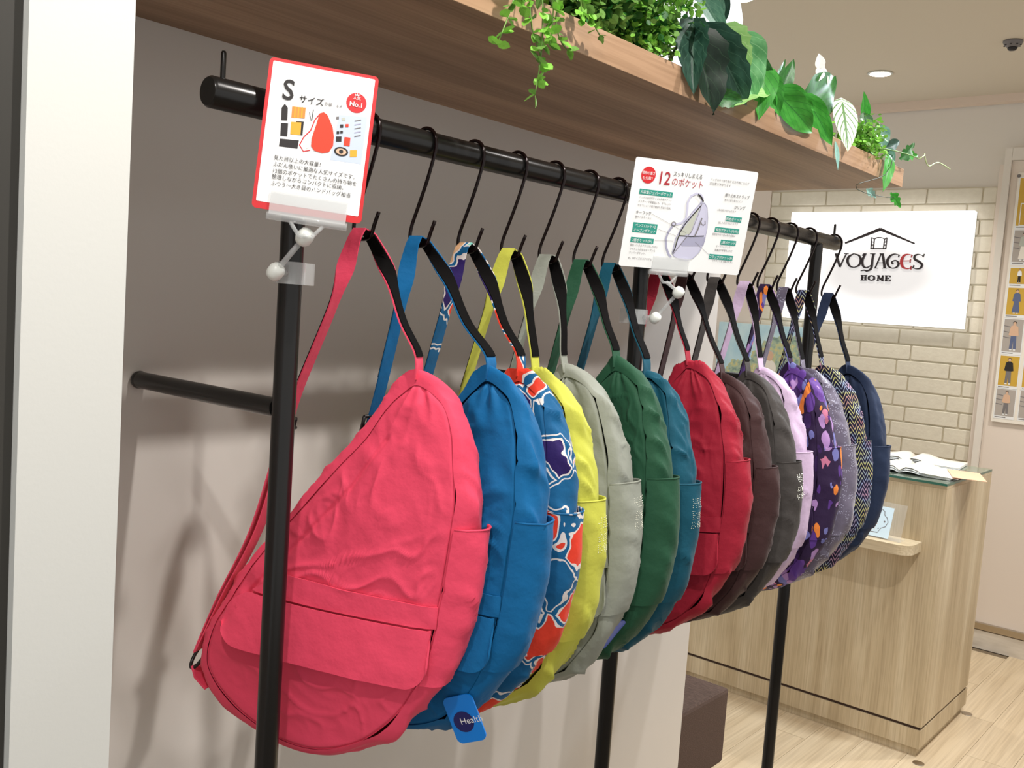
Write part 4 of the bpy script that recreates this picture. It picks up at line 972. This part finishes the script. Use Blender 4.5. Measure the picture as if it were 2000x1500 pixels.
# ================================================================== COUNTER
CX, CYF, CYB, CXL = -.880, 3.30, 3.86, -2.5
ct = empty('service_counter', (CX, CYF, 0)); tag(ct, 'pale oak reception counter with a glass topped surface', 'counter')
def cb(name, m, x0, x1, y0, y1, z0, z1, bev=0, par=None): return box(name, m, x0-CX, x1-CX, y0-CYF, y1-CYF, z0, z1, par or ct, bev)
cb('front_panel', M['oak'], CXL, CX, CYF, CYF+.02, .104, .915)
cb('side_panel', M['oak'], CX-.02, CX, CYF+.0205, CYB, .104, .915)
cb('back_panel', M['oak'], CXL, CX-.021, CYB-.02, CYB, .104, .915)
cb('reveal_strip', M['groove'], CXL, CX-.006, CYF+.006, CYB-.004, .094, .1035)
cb('lower_panel', M['oak'], CXL, CX, CYF, CYB, .030, .0935)
cb('kick_board', M['oak'], CXL, CX-.012, CYF+.012, CYB-.01, 0, .0295)
cb('top_panel', M['oak_h'], CXL, CX, CYF, CYB, .9155, .926)
gt = cb('glass_top', M['glass'], CXL, CX+.0, CYF-.004, CYB, .9265, .9345)
cb('glass_edge', M['glass_edge'], CXL, CX, CYF-.0045, CYF-.0038, .9266, .9344, 0, gt)
cb('glass_edge', M['glass_edge'], CX+.0001, CX+.0006, CYF-.004, CYB, .9266, .9344, 0, gt)
# little ledge on the counter's front, rounded at its free end
pts = [(-1.9, CYF-.001), (-1.9, CYF-.125)]
for k in range(8):
    a = math.radians(-90+90*k/7); pts.append((-.99+.05*math.cos(a), CYF-.075+.05*math.sin(a)))
pts += [(-.94, CYF-.001)]
b = slab(pts, .695, .728); tag(b.build('counter_ledge', M['oak_h']), 'small rounded oak ledge projecting from the counter front', 'ledge')
# acrylic stand with icy blue card
st = empty('acrylic_stand', (-1.058, CYF-.085, .7285)); tag(st, 'clear acrylic stand holding a pale blue card on the ledge', 'display stand')
fr = plane_frame((0, 0, 0), (1, -.06, 0), (0, .30, 1))
slab([(-.13, 0), (.075, 0), (.075, .125), (-.13, .125)], -.002, 0, fr).build('acrylic_sheet', M['acrylic_thin'], st)
MB().box(-.13, .075, -.002, .045, 0, .002).build('acrylic_foot', M['acrylic_thin'], st)
slab([(-.12, .004), (.035, .004), (.035, .108), (-.12, .108)], .0003, .0012, fr).build('pale_card', M['cardblue'], st)
pr = Print(fr, st)
bor = [(-.11, .018), (-.004, .018), (.004, .034), (.018, .042), (.024, .058), (.018, .072), (.008, .080), (.006, .092), (-.004, .098), (-.11, .098)]
pr.line('printed_border', 'ink_grey', bor, .0022, .0016)
pr.rect('printed_line', 'ink_grey', -.06, .071, -.012, .0700, .0016); pr.disc('printed_dot', 'ink_grey', .012, .058, .003, lift=.0016); pr.disc('printed_dot', 'ink_grey', -.004, .032, .002, lift=.0016)
for x, m1, m2 in ((-.020, 'peach', 'peach'), (-.045, 'tealdk', 'tealdk'), (-.075, 'denim_ink', 'ink')):
    pr.disc('printed_head', 'ink', x, .063, .0042, .0045, .0017)
    pr.poly('printed_dress', m1, [(x-.003, .056), (x+.003, .056), (x+.006, .036), (x-.006, .036)], .0016); pr.line('printed_arms', m2, [(x-.010, .047), (x, .054), (x+.010, .046)], .0014, .0016)
    pr.line('printed_legs', m2, [(x-.003, .037), (x-.004, .024)], .0012, .0016); pr.line('printed_legs', m2, [(x+.003, .037), (x+.004, .024)], .0012, .0016)
pr.finish()
# open magazines on the counter
def magazine(name, label, cx, cy_, rz, w, d, th, curl=.012, lw='paper_warm'):
    e = empty(name, (cx, cy_, .9348), rz); tag(e, label, 'magazine')
    for side in (-1, 1):
        for k in range(3):
            xs = np.linspace(0, w, 9); ys_ = np.array([-d/2, d/2]); X, Y = np.meshgrid(xs, ys_, indexing='ij')
            Z = .0012+th*k/3+curl*np.exp(-((X/w-.18)/.22)**2)*(.5+k*.25)*(X > 0)+.0004*k
            Z = Z*(1-.0*X)
            me = grid_mesh('page_block', X*side, Y, Z, close_u=False); o = link('page_block' if k < 2 else 'open_page', me, e, M['paper_warm'] if k == 2 else M['paper'])
            md = o.modifiers.new('s', 'SOLIDIFY'); md.thickness = th/3; md.offset = -1 if side > 0 else 1
        xs = np.linspace(.15*w, .88*w, 7); X, Y = np.meshgrid(xs, np.array([-d*.1, d*.32]), indexing='ij')
        Z = .0025+th*2/3+curl*np.exp(-((X/w-.18)/.22)**2)+.0011
        link('printed_photo', grid_mesh('printed_photo', X*side, Y, Z, close_u=False), e, M['greyp'] if side > 0 else M['pblue'])
    return e
magazine('open_magazine', 'open magazine nearest the counter edge, pages slightly curled', -1.065, 3.475, .06, .165, .22, .009, .016)
magazine('open_magazine', 'open magazine lying behind the nearest one on the counter', -1.14, 3.745, .10, .185, .20, .008, .014)
e = box('peach_leaflet', M['peach'], -.052, .052, -.10, .10, 0, .0012); e.location = (-.872, 3.485, .9468); e.rotation_euler = (0, .02, .36); tag(e, 'peach paper leaflet overhanging the right corner of the counter', 'leaflet')
e2 = box('white_leaflet', M['paper_warm'], -.06, .06, -.085, .085, 0, .001); e2.location = (-.945, 3.45, .9455); e2.rotation_euler = (0, .05, .2); tag(e2, 'cream printed sheet under the peach leaflet on the counter', 'leaflet')
# ================================================================== BENCH
bn = empty('upholstered_bench', (-1.53, 2.45, 0)); tag(bn, 'low dark brown woven fabric bench behind the partition end', 'bench')
box('seat_block', M['bench'], -.25, .25, -.35, .228, .045, .285, bn, .012)
for x in (-.2, .2):
    for y in (-.3, .19): MB().lathe([(.018, 0), (.022, .046)], (x, y, 0), 12).build('leg', M['black_metal'], bn)
# floor caps
for (x, y, s_) in ((-.866, 3.262, 'nearest the counter corner'), (-.868, 3.842, 'beside the far side of the counter')):
    o = MB().lathe([(.019, 0), (.0185, .0015), (.012, .0022)], (0, 0, .0003), 20).build('floor_cap', M['steel'], None, False); o.location = (x, y, 0)
    tag(o, 'round metal cap in the floor '+s_, 'floor cap')

# ================================================================== CEILING FITTINGS
for (x, y, l) in ((-1.55, 4.14, 'round recessed downlight glowing in the ceiling near the brick wall'), (-1.62, 2.99, 'round recessed downlight glowing right above the planted shelf')):
    e = empty('downlight', (x, y, ZC)); tag(e, l, 'ceiling light', 'recessed ceiling downlights')
    MB().lathe([(.048, -.0005), (.052, -.004), (.043, -.006), (.042, -.002)], (0, 0, 0), 32).build('trim_ring', M['white_plastic'], e, True)
    MB().lathe([(.0, -.0068), (.040, -.0066), (.040, -.0062)], (0, 0, 0), 32).build('lamp_face', M['lamp'], e)
dt = empty('smoke_detector', (-.976, 3.881, ZC)); tag(dt, 'small round ceiling fitting with dark slots at the upper right', 'smoke detector')
MB().lathe([(.033, -.0002), (.034, -.006), (.030, -.014), (.018, -.024)], (0, 0, 0), 24).build('housing', M['ink_grey'], dt, True)
MB().lathe([(.016, -.0242), (.017, -.028), (.012, -.034)], (0, 0, 0), 20).build('sensor_head', M['ink'], dt, True)
for k in range(8):
    a = 2*PI*k/8; b = MB(); b.lathe([(.0035, 0), (.0035, .002)], (0, 0, 0), 8); o = b.build('slot', M['ink'], dt); o.location = (.0275*math.cos(a), .0275*math.sin(a), -.0185)

# ================================================================== PLANTS
def leaf_mat(name, c1, c2, vein, vw=.05, back=None, rough=.45, veined=True):
    m = mat(name, c1, rough, 0, .4, Subsurface_Weight=0.0); t = NT(m); b = t.n['Principled BSDF']
    uvn = t.add('ShaderNodeUVMap'); sp_ = t.add('ShaderNodeSeparateXYZ'); t.ln(uvn.outputs[0], sp_.inputs[0])
    nz = t.add('ShaderNodeTexNoise', i_Scale=5, i_Detail=3); t.ln(uvn.outputs[0], nz.inputs['Vector'])
    r = ramp(t, [(.35, c1), (.65, c2)]); t.ln(nz.outputs['Fac'], r.inputs['Fac'])
    ax = mth(t, 'ABSOLUTE', mth(t, 'SUBTRACT', sp_.outputs[0], .5))
    mid = mth(t, 'LESS_THAN', ax, vw*.35)
    q = mth(t, 'FRACT', mth(t, 'ADD', mth(t, 'MULTIPLY', sp_.outputs[1], 6.0), mth(t, 'MULTIPLY', ax, -5.0)))
    sv = mth(t, 'LESS_THAN', q, vw*1.6)
    f = mth(t, 'MAXIMUM', mid, sv)
    t.ln(mixc(t, f, r.outputs['Color'], vein), b.inputs['Base Color'])
    tr = t.add('ShaderNodeBsdfTranslucent'); t.ln(r.outputs['Color'], tr.inputs[0]); ms_ = t.add('ShaderNodeMixShader'); ms_.inputs[0].default_value = .25
    out = t.n['Material Output']; t.ln(b.outputs[0], ms_.inputs[1]); t.ln(tr.outputs[0], ms_.inputs[2]); t.ln(ms_.outputs[0], out.inputs[0])
    return m
LM = dict(dark=leaf_mat('dark_grey_green_leaf', (30, 62, 50), (52, 88, 74), (70, 104, 86)), black=leaf_mat('deep_green_leaf', (14, 36, 24), (26, 52, 36), (40, 66, 46)),
          pale=leaf_mat('pale_green_leaf', (150, 204, 118), (176, 222, 140), (206, 232, 170)), mid=leaf_mat('mid_green_leaf', (86, 158, 98), (122, 188, 126), (150, 206, 150)),
          bright=leaf_mat('bright_green_leaf', (52, 146, 44), (74, 168, 60), (38, 110, 40)), deep=leaf_mat('rich_green_leaf', (36, 96, 38), (54, 118, 50), (26, 66, 30)),
          blue=leaf_mat('bluish_green_leaf', (84, 136, 116), (112, 160, 138), (130, 176, 150)), white=leaf_mat('white_veined_leaf', (222, 236, 212), (236, 244, 228), (70, 128, 56), .14),
          lime=leaf_mat('lime_small_leaf', (118, 186, 62), (148, 208, 88), (160, 214, 110), .03), grass=leaf_mat('olive_small_leaf', (84, 132, 56), (128, 172, 84), (150, 190, 110), .03),
          petal=leaf_mat('white_petal', (240, 240, 236), (250, 250, 246), (240, 240, 236)), iceteal=leaf_mat('icy_teal_leaf', (150, 206, 196), (176, 222, 212), (120, 180, 160)))
def prof_w(kind, v):
    if kind == 'heart': return (math.sin(PI*min(1, v**.62))**.8)*(1 if v < .5 else 1)
    if kind == 'ovate': return math.sin(PI*v**.75)**.9
    if kind == 'narrow': return math.sin(PI*v**.85)
    if kind == 'ragged': return math.sin(PI*v**.62)**.75*(1+.08*math.sin(v*34))
    if kind == 'ivy': return [.25, .75, .95, .55, .85, .45, .35, .2, 0][min(8, int(v*8.01))]
    return math.sin(PI*v)
def leaf_mesh(length, width, kind, cup=.15, droop=.2, nx=4, ny=12, wav=.0):
    b = []; uv = []; n = 2*nx+1
    for j in range(ny+1):
        v = j/ny; w = prof_w(kind, v)*width/2
        for i in range(-nx, nx+1):
            a = i/nx; lobe = -.10*length*abs(a)**1.5*(1-v)**3 if kind in ('heart', 'ragged') else 0
            x = a*w; y = v*length+lobe; z = cup*abs(a)*w*1.6-droop*length*v*v+wav*width*math.sin(v*13+a*2)*abs(a)
            b.append((x, y, z)); uv.append((a*.5+.5, v))
    f = [(j*n+i, j*n+i+1, (j+1)*n+i+1, (j+1)*n+i) for j in range(ny) for i in range(n-1)]
    me = bpy.data.meshes.new('leaf'); me.from_pydata(b, [], f); ul = me.uv_layers.new(name='UVMap')
    idx = [vi for p in f for vi in p]; ul.data.foreach_set('uv', [c for vi in idx for c in uv[vi]])
    me.polygons.foreach_set('use_smooth', [True]*len(f)); me.update(); return me
CAMP = Vector((0, 0, 1.42))
def place_leaf(root, base, tip, width, kind, m, face=None, cup=.15, droop=.15, wav=0, name='leaf', label=None, spin=0):
    base = Vector(base); tip = Vector(tip); d = tip-base; L = d.length
    me = leaf_mesh(L*1.03, width, kind, cup, droop, wav=wav); me.materials.append(LM[m])
    yv = d.normalized(); toward = Vector(face) if face else Vector((.72, -.55, -.15))
    xv = yv.cross(toward).normalized(); zv = xv.cross(yv).normalized()
    xv = Matrix.Rotation(spin, 3, yv) @ xv; zv = xv.cross(yv)
    o = link(name, me, root); o.matrix_local = Matrix.Translation(base-root.location) @ Matrix((xv, yv, zv)).transposed().to_4x4()
    if label: o['label'] = label
    return o
def stem(root, pts, r=.0014, m='stem', name='stem'):
    b = MB().tube([Vector(p)-root.location for p in smooth_path(pts, 3*len(pts))], r, 6); return b.build(name, M[m], root, True)
ZS = 1.806
# dark drooping leaves
p = empty('dark_leaf_plant', (-.88, 1.38, ZS)); tag(p, 'artificial plant with large dark grey green leaves drooping over the shelf edge', 'plant', 'artificial plants along the shelf')
place_leaf(p, (-.805, 1.340, 1.880), (-.775, 1.306, 1.770), .050, 'ragged', 'dark', cup=.5, droop=.1, wav=.06, spin=.5)
place_leaf(p, (-.80, 1.350, 1.868), (-.785, 1.384, 1.748), .072, 'ragged', 'black', cup=.35, droop=-.05, wav=.06, spin=-.3)
place_leaf(p, (-.798, 1.377, 1.878), (-.768, 1.478, 1.778), .070, 'ragged', 'dark', cup=.3, droop=.1, wav=.05, spin=.2)
place_leaf(p, (-.85, 1.41, 1.965), (-.80, 1.452, 1.888), .034, 'ovate', 'blue', cup=.3)
place_leaf(p, (-.86, 1.44, 1.95), (-.84, 1.40, 2.01), .036, 'ovate', 'dark', cup=.3)
for q in ((-.80, 1.35, 1.87), (-.80, 1.377, 1.876), (-.85, 1.41, 1.96)): stem(p, [(-.88, 1.38, ZS), (-.86, 1.385, 1.86), q], .0018, 'darkstem')
# pale big leaves
p = empty('pale_leaf_plant', (-.90, 1.50, ZS)); tag(p, 'artificial plant with broad pale green leaves behind the dark drooping ones', 'plant', 'artificial plants along the shelf')
place_leaf(p, (-.80, 1.425, 1.892), (-.770, 1.474, 1.826), .062, 'ragged', 'pale', cup=.25, droop=.15, wav=.05)
place_leaf(p, (-.81, 1.505, 1.905), (-.775, 1.515, 1.800), .072, 'heart', 'mid', cup=.2, droop=.1, wav=.06)
place_leaf(p, (-.83, 1.475, 1.875), (-.78, 1.555, 1.842), .055, 'ragged', 'mid', cup=.25, wav=.05)
place_leaf(p, (-.80, 1.425, 1.772), (-.765, 1.580, 1.848), .052, 'ragged', 'pale', cup=.35, droop=.25, wav=.07, face=(.6, -.6, .5))
place_leaf(p, (-.79, 1.40, 1.778), (-.765, 1.462, 1.781), .030, 'ragged', 'deep', cup=.3, wav=.05)
place_leaf(p, (-.86, 1.50, 1.925), (-.86, 1.517, 1.995), .026, 'ovate', 'blue', cup=.4)
place_leaf(p, (-.86, 1.53, 1.935), (-.86, 1.50, 2.02), .030, 'ovate', 'dark', cup=.4)
for q in ((-.80, 1.425, 1.892), (-.81, 1.505, 1.905), (-.83, 1.475, 1.875), (-.80, 1.425, 1.775), (-.86, 1.50, 1.925)): stem(p, [(-.90, 1.50, ZS), (-.87, 1.49, (ZS+q[2])/2+.02), q], .0017)
# bright cluster
p = empty('bright_leaf_plant', (-.90, 1.70, ZS)); tag(p, 'artificial plant with bright pointed green leaves in the middle of the shelf', 'plant', 'artificial plants along the shelf')
for a in (((-.815, 1.60, 1.885), (-.78, 1.562, 1.786), .060, 'ovate', 'bright', .2), ((-.83, 1.555, 1.888), (-.79, 1.615, 1.845), .045, 'ovate', 'deep', .1), ((-.80, 1.632, 1.836), (-.765, 1.785, 1.784), .060, 'ovate', 'bright', .2),
          ((-.82, 1.625, 1.875), (-.785, 1.640, 1.800), .044, 'ovate', 'bright', .2), ((-.815, 1.785, 1.868), (-.775, 1.878, 1.780), .046, 'ovate', 'bright', .15), ((-.83, 1.72, 1.868), (-.79, 1.80, 1.835), .036, 'ovate', 'bright', .1),
          ((-.86, 1.880, 1.852), (-.84, 2.02, 1.957), .085, 'ovate', 'deep', .1), ((-.88, 1.812, 1.873), (-.86, 1.842, 1.950), .032, 'narrow', 'deep', .15), ((-.90, 1.835, 1.898), (-.90, 1.885, 1.966), .015, 'narrow', 'deep', .1), ((-.85, 1.70, 1.86), (-.84, 1.62, 1.90), .040, 'ovate', 'mid', .1)):
    place_leaf(p, a[0], a[1], a[2], a[3], a[4], cup=.18, droop=a[5], wav=.04); stem(p, [(-.90, 1.70, ZS), ((-.90+a[0][0])/2, (1.70+a[0][1])/2, (ZS+a[0][2])/2+.015), a[0]], .0013)
# white veined caladium with petals
p = empty('white_leaf_plant', (-.90, 1.99, ZS)); tag(p, 'artificial plant with white green veined leaf and small white petals', 'plant', 'artificial plants along the shelf')
place_leaf(p, (-.82, 1.992, 1.892), (-.78, 1.958, 1.790), .058, 'heart', 'white', cup=.08, droop=.08)
place_leaf(p, (-.80, 1.925, 1.80), (-.785, 1.925, 1.742), .010, 'narrow', 'iceteal', cup=.3, droop=.1)
for i, (y, z, s_) in enumerate(((1.955, 1.956, .030), (1.975, 1.948, .022), (1.965, 1.868, .024), (1.935, 1.872, .020), (1.99, 1.90, .022))):
    for k in range(3): place_leaf(p, (-.86, y, z), (-.86+.004*k, y+s_*math.cos(k*2.1+i), z+s_*math.sin(k*2.1+i)), s_*.8, 'ovate', 'petal', name='petal')
    stem(p, [(-.90, 1.99, ZS), (-.89, (y+1.99)/2, (z+ZS)/2), (-.86, y, z)], .0011)
stem(p, [(-.90, 1.99, ZS), (-.86, 2.0, 1.86), (-.82, 1.992, 1.892)], .0014)
# ivy at the far end
p = empty('ivy_plant', (-.88, 2.24, ZS)); tag(p, 'artificial ivy with curling tendril spilling off the far end of the shelf', 'plant', 'artificial plants along the shelf')
for a in (((-.88, 2.285, 1.905), (-.875, 2.258, 1.972), .026, 'narrow', 'bright'), ((-.88, 2.27, 1.93), (-.86, 2.262, 1.878), .034, 'ovate', 'deep'), ((-.86, 2.325, 1.912), (-.84, 2.322, 1.852), .040, 'ovate', 'blue'), ((-.87, 2.35, 1.90), (-.85, 2.34, 1.85), .036, 'ovate', 'dark'),
          ((-.86, 2.37, 1.862), (-.84, 2.430, 1.888), .030, 'ovate', 'dark'), ((-.86, 2.38, 1.862), (-.84, 2.40, 1.835), .026, 'ovate', 'blue'), ((-.795, 2.228, 1.822), (-.772, 2.168, 1.735), .032, 'ovate', 'bright'),
          ((-.79, 2.285, 1.818), (-.77, 2.325, 1.862), .032, 'ivy', 'deep'), ((-.79, 2.30, 1.830), (-.77, 2.36, 1.838), .026, 'ivy', 'bright'), ((-.805, 2.288, 1.742), (-.79, 2.335, 1.712), .026, 'ivy', 'bright'), ((-.82, 2.175, 1.736), (-.81, 2.225, 1.722), .020, 'ivy', 'iceteal')):
    place_leaf(p, a[0], a[1], a[2], a[3], a[4], cup=.2, droop=.1, wav=.04)
stem(p, [(-.88, 2.24, ZS), (-.80, 2.16, 1.822), (-.77, 2.266, 1.827), (-.77, 2.357, 1.830)], .0012)
stem(p, [(-.77, 2.357, 1.830), (-.765, 2.38, 1.842), (-.77, 2.391, 1.846), (-.77, 2.415, 1.828), (-.77, 2.440, 1.826), (-.77, 2.475, 1.838), (-.77, 2.513, 1.845), (-.77, 2.60, 1.843)], .0013, 'curl', 'tendril')
stem(p, [(-.88, 2.24, ZS), (-.79, 2.225, 1.822), (-.785, 2.19, 1.77), (-.80, 2.06, 1.728), (-.80, 2.119, 1.719), (-.80, 2.226, 1.725), (-.80, 2.299, 1.732)], .0008, 'darkstem')
for q in ((-.88, 2.285, 1.905), (-.86, 2.325, 1.912), (-.86, 2.38, 1.862), (-.88, 2.27, 1.93)): stem(p, [(-.88, 2.24, ZS), (-.885, 2.27, 1.86), q], .0012)

def small_leaf(w=1.0):
    """unit leaf along +y, folded slightly"""
    return [(0, 0, 0), (-.32*w, .25, .05), (-.42*w, .55, .07), (-.26*w, .85, .03), (0, 1, -.05), (.26*w, .85, .03), (.42*w, .55, .07), (.32*w, .25, .05), (0, .5, -.03)], \
           [(8, 0, 1), (8, 1, 2), (8, 2, 3), (8, 3, 4), (8, 4, 5), (8, 5, 6), (8, 6, 7), (8, 7, 0)]
def basis(y, tw):
    y = y.normalized(); a = Vector((0, 0, 1)) if abs(y.z) < .9 else Vector((1, 0, 0)); x = y.cross(a).normalized(); x = Matrix.Rotation(tw, 3, y) @ x; return Matrix((x, y, x.cross(y))).transposed()
SL = MB(); v_, f_ = small_leaf(); SL.add(v_, f_); slm = {}
for k in ('lime', 'grass'):
    me = SL.mesh('small_leaf'); me.uv_layers.new(name='UVMap'); me.materials.append(LM[k]); me.polygons.foreach_set('use_smooth', [True]*len(me.polygons)); slm[k] = me
# trailing plant: every leaf its own object
rnd = random.Random(5)
tp = empty('trailing_plant', (-.86, .97, ZS)); tag(tp, 'artificial trailing plant with small round bright green leaves hanging below the shelf', 'plant', 'artificial plants along the shelf')
trails = [[(-.86, .97, ZS+.01), (-.79, .90, 1.85), (-.755, .862, 1.80), (-.75, .84, 1.745), (-.75, .825, 1.713)],
          [(-.86, .97, ZS+.01), (-.79, .93, 1.86), (-.765, .917, 1.80), (-.76, .917, 1.754), (-.76, .917, 1.717), (-.76, .911, 1.676)],
          [(-.86, .97, ZS+.01), (-.79, .92, 1.85), (-.77, .90, 1.79), (-.77, .91, 1.753), (-.765, .923, 1.726), (-.765, .93, 1.700)],
          [(-.86, .97, ZS+.01), (-.80, .96, 1.85), (-.77, .955, 1.80), (-.77, .953, 1.777), (-.77, .966, 1.755), (-.765, .975, 1.745)],
          [(-.86, .97, ZS+.01), (-.80, 1.0, 1.85), (-.775, 1.015, 1.815), (-.775, 1.033, 1.80), (-.775, 1.055, 1.785)],
          [(-.86, .97, ZS+.01), (-.80, .94, 1.86), (-.76, .93, 1.80), (-.76, .935, 1.765), (-.758, .930, 1.74)],
          [(-.86, .97, ZS+.01), (-.81, .88, 1.85), (-.765, .875, 1.81), (-.76, .872, 1.77)],
          [(-.86, .97, ZS+.01), (-.80, .97, 1.87), (-.765, .985, 1.83), (-.765, 1.00, 1.79)]]
for tr in trails:
    stem(tp, tr, .0009)
    P = smooth_path(tr, 15)
    for i in range(4, 15):
        for sd in (0, 1, 1):
            d = Vector((rnd.uniform(-.3, .9), rnd.uniform(-1, 1)*(1 if sd else -1), rnd.uniform(-.9, .5))); L = rnd.uniform(.010, .018)
            o = link('leaf', slm['lime'] if rnd.random() < .7 else slm['grass'], tp)
            o.matrix_local = Matrix.Translation(Vector(P[i])-tp.location) @ (basis(d, rnd.uniform(-.8, .8))).to_4x4() @ Matrix.Scale(L, 4)
# bushy mass: too many leaves to count
def bush(name, label, cx, rx, cyc, ry, cz, rz_, n, Lr, mats, seed, base_n=14, drop=0):
    rnd = random.Random(seed); e = empty(name, (cx, cyc, ZS)); tag(e, label, 'plant', 'artificial plants along the shelf')
    b = MB(); st_ = MB(); v_, f_ = small_leaf()
    uvs = []
    twigs = []
    for k in range(base_n):
        a = rnd.uniform(0, 2*PI); rr_ = math.sqrt(rnd.random()); q = Vector((rx*rr_*math.cos(a), ry*rr_*math.sin(a), cz-ZS+rz_*rnd.uniform(-.5, 1)))
        m_ = Vector((q.x*.4, q.y*.4, q.z*.6)); P = smooth_path([(q.x*.2, q.y*.2, 0), tuple(m_), tuple(q)], 8); twigs.append(P); st_.tube(P, .0011, 5)
    for k in range(n):
        P = twigs[k % base_n]; i = rnd.randint(2, 7); c = Vector(P[i])+Vector((rnd.gauss(0, 1)*.014, rnd.gauss(0, 1)*.016, rnd.gauss(0, 1)*.014))
        if c.z < .004 and c.x+cx < -.795: c.z = .004+rnd.random()*.02
        d = Vector((rnd.uniform(-.4, 1), rnd.uniform(-1, 1), rnd.uniform(-.8, .7))); L = rnd.uniform(*Lr); B = basis(d, rnd.uniform(-1, 1))
        b.add([c+B @ (Vector(q)*L) for q in v_], f_, rnd.randrange(len(mats)))
    me = b.mesh('foliage'); me.uv_layers.new(name='UVMap'); o = link('foliage', me, e, [LM[m] for m in mats], True); o['kind'] = 'stuff'
    st_.build('twigs', M['stem'], e, True)['kind'] = 'stuff'
    return e
bush('leafy_bush', 'artificial bush of small muted green leaves next to the trailing plant', -.865, .075, 1.12, .11, 1.87, .075, 2300, (.011, .020), ('grass', 'deep', 'grass'), 21, 34)
bush('leafy_bush', 'artificial bush of tiny yellow green leaves beside the dark drooping leaves', -.865, .075, 1.285, .095, 1.88, .09, 2600, (.008, .014), ('lime', 'grass', 'lime', 'deep'), 22, 36)
bush('leafy_bush', 'artificial bush of rounded mid green leaves at the near end of view', -.85, .08, .955, .085, 1.87, .06, 1200, (.013, .022), ('lime', 'grass', 'lime'), 23, 26)
bush('fern_tuft', 'artificial tuft of feathery yellow green fronds by the ivy', -.83, .035, 2.13, .085, 1.83, .04, 1500, (.008, .014), ('lime', 'grass', 'lime'), 24, 28)
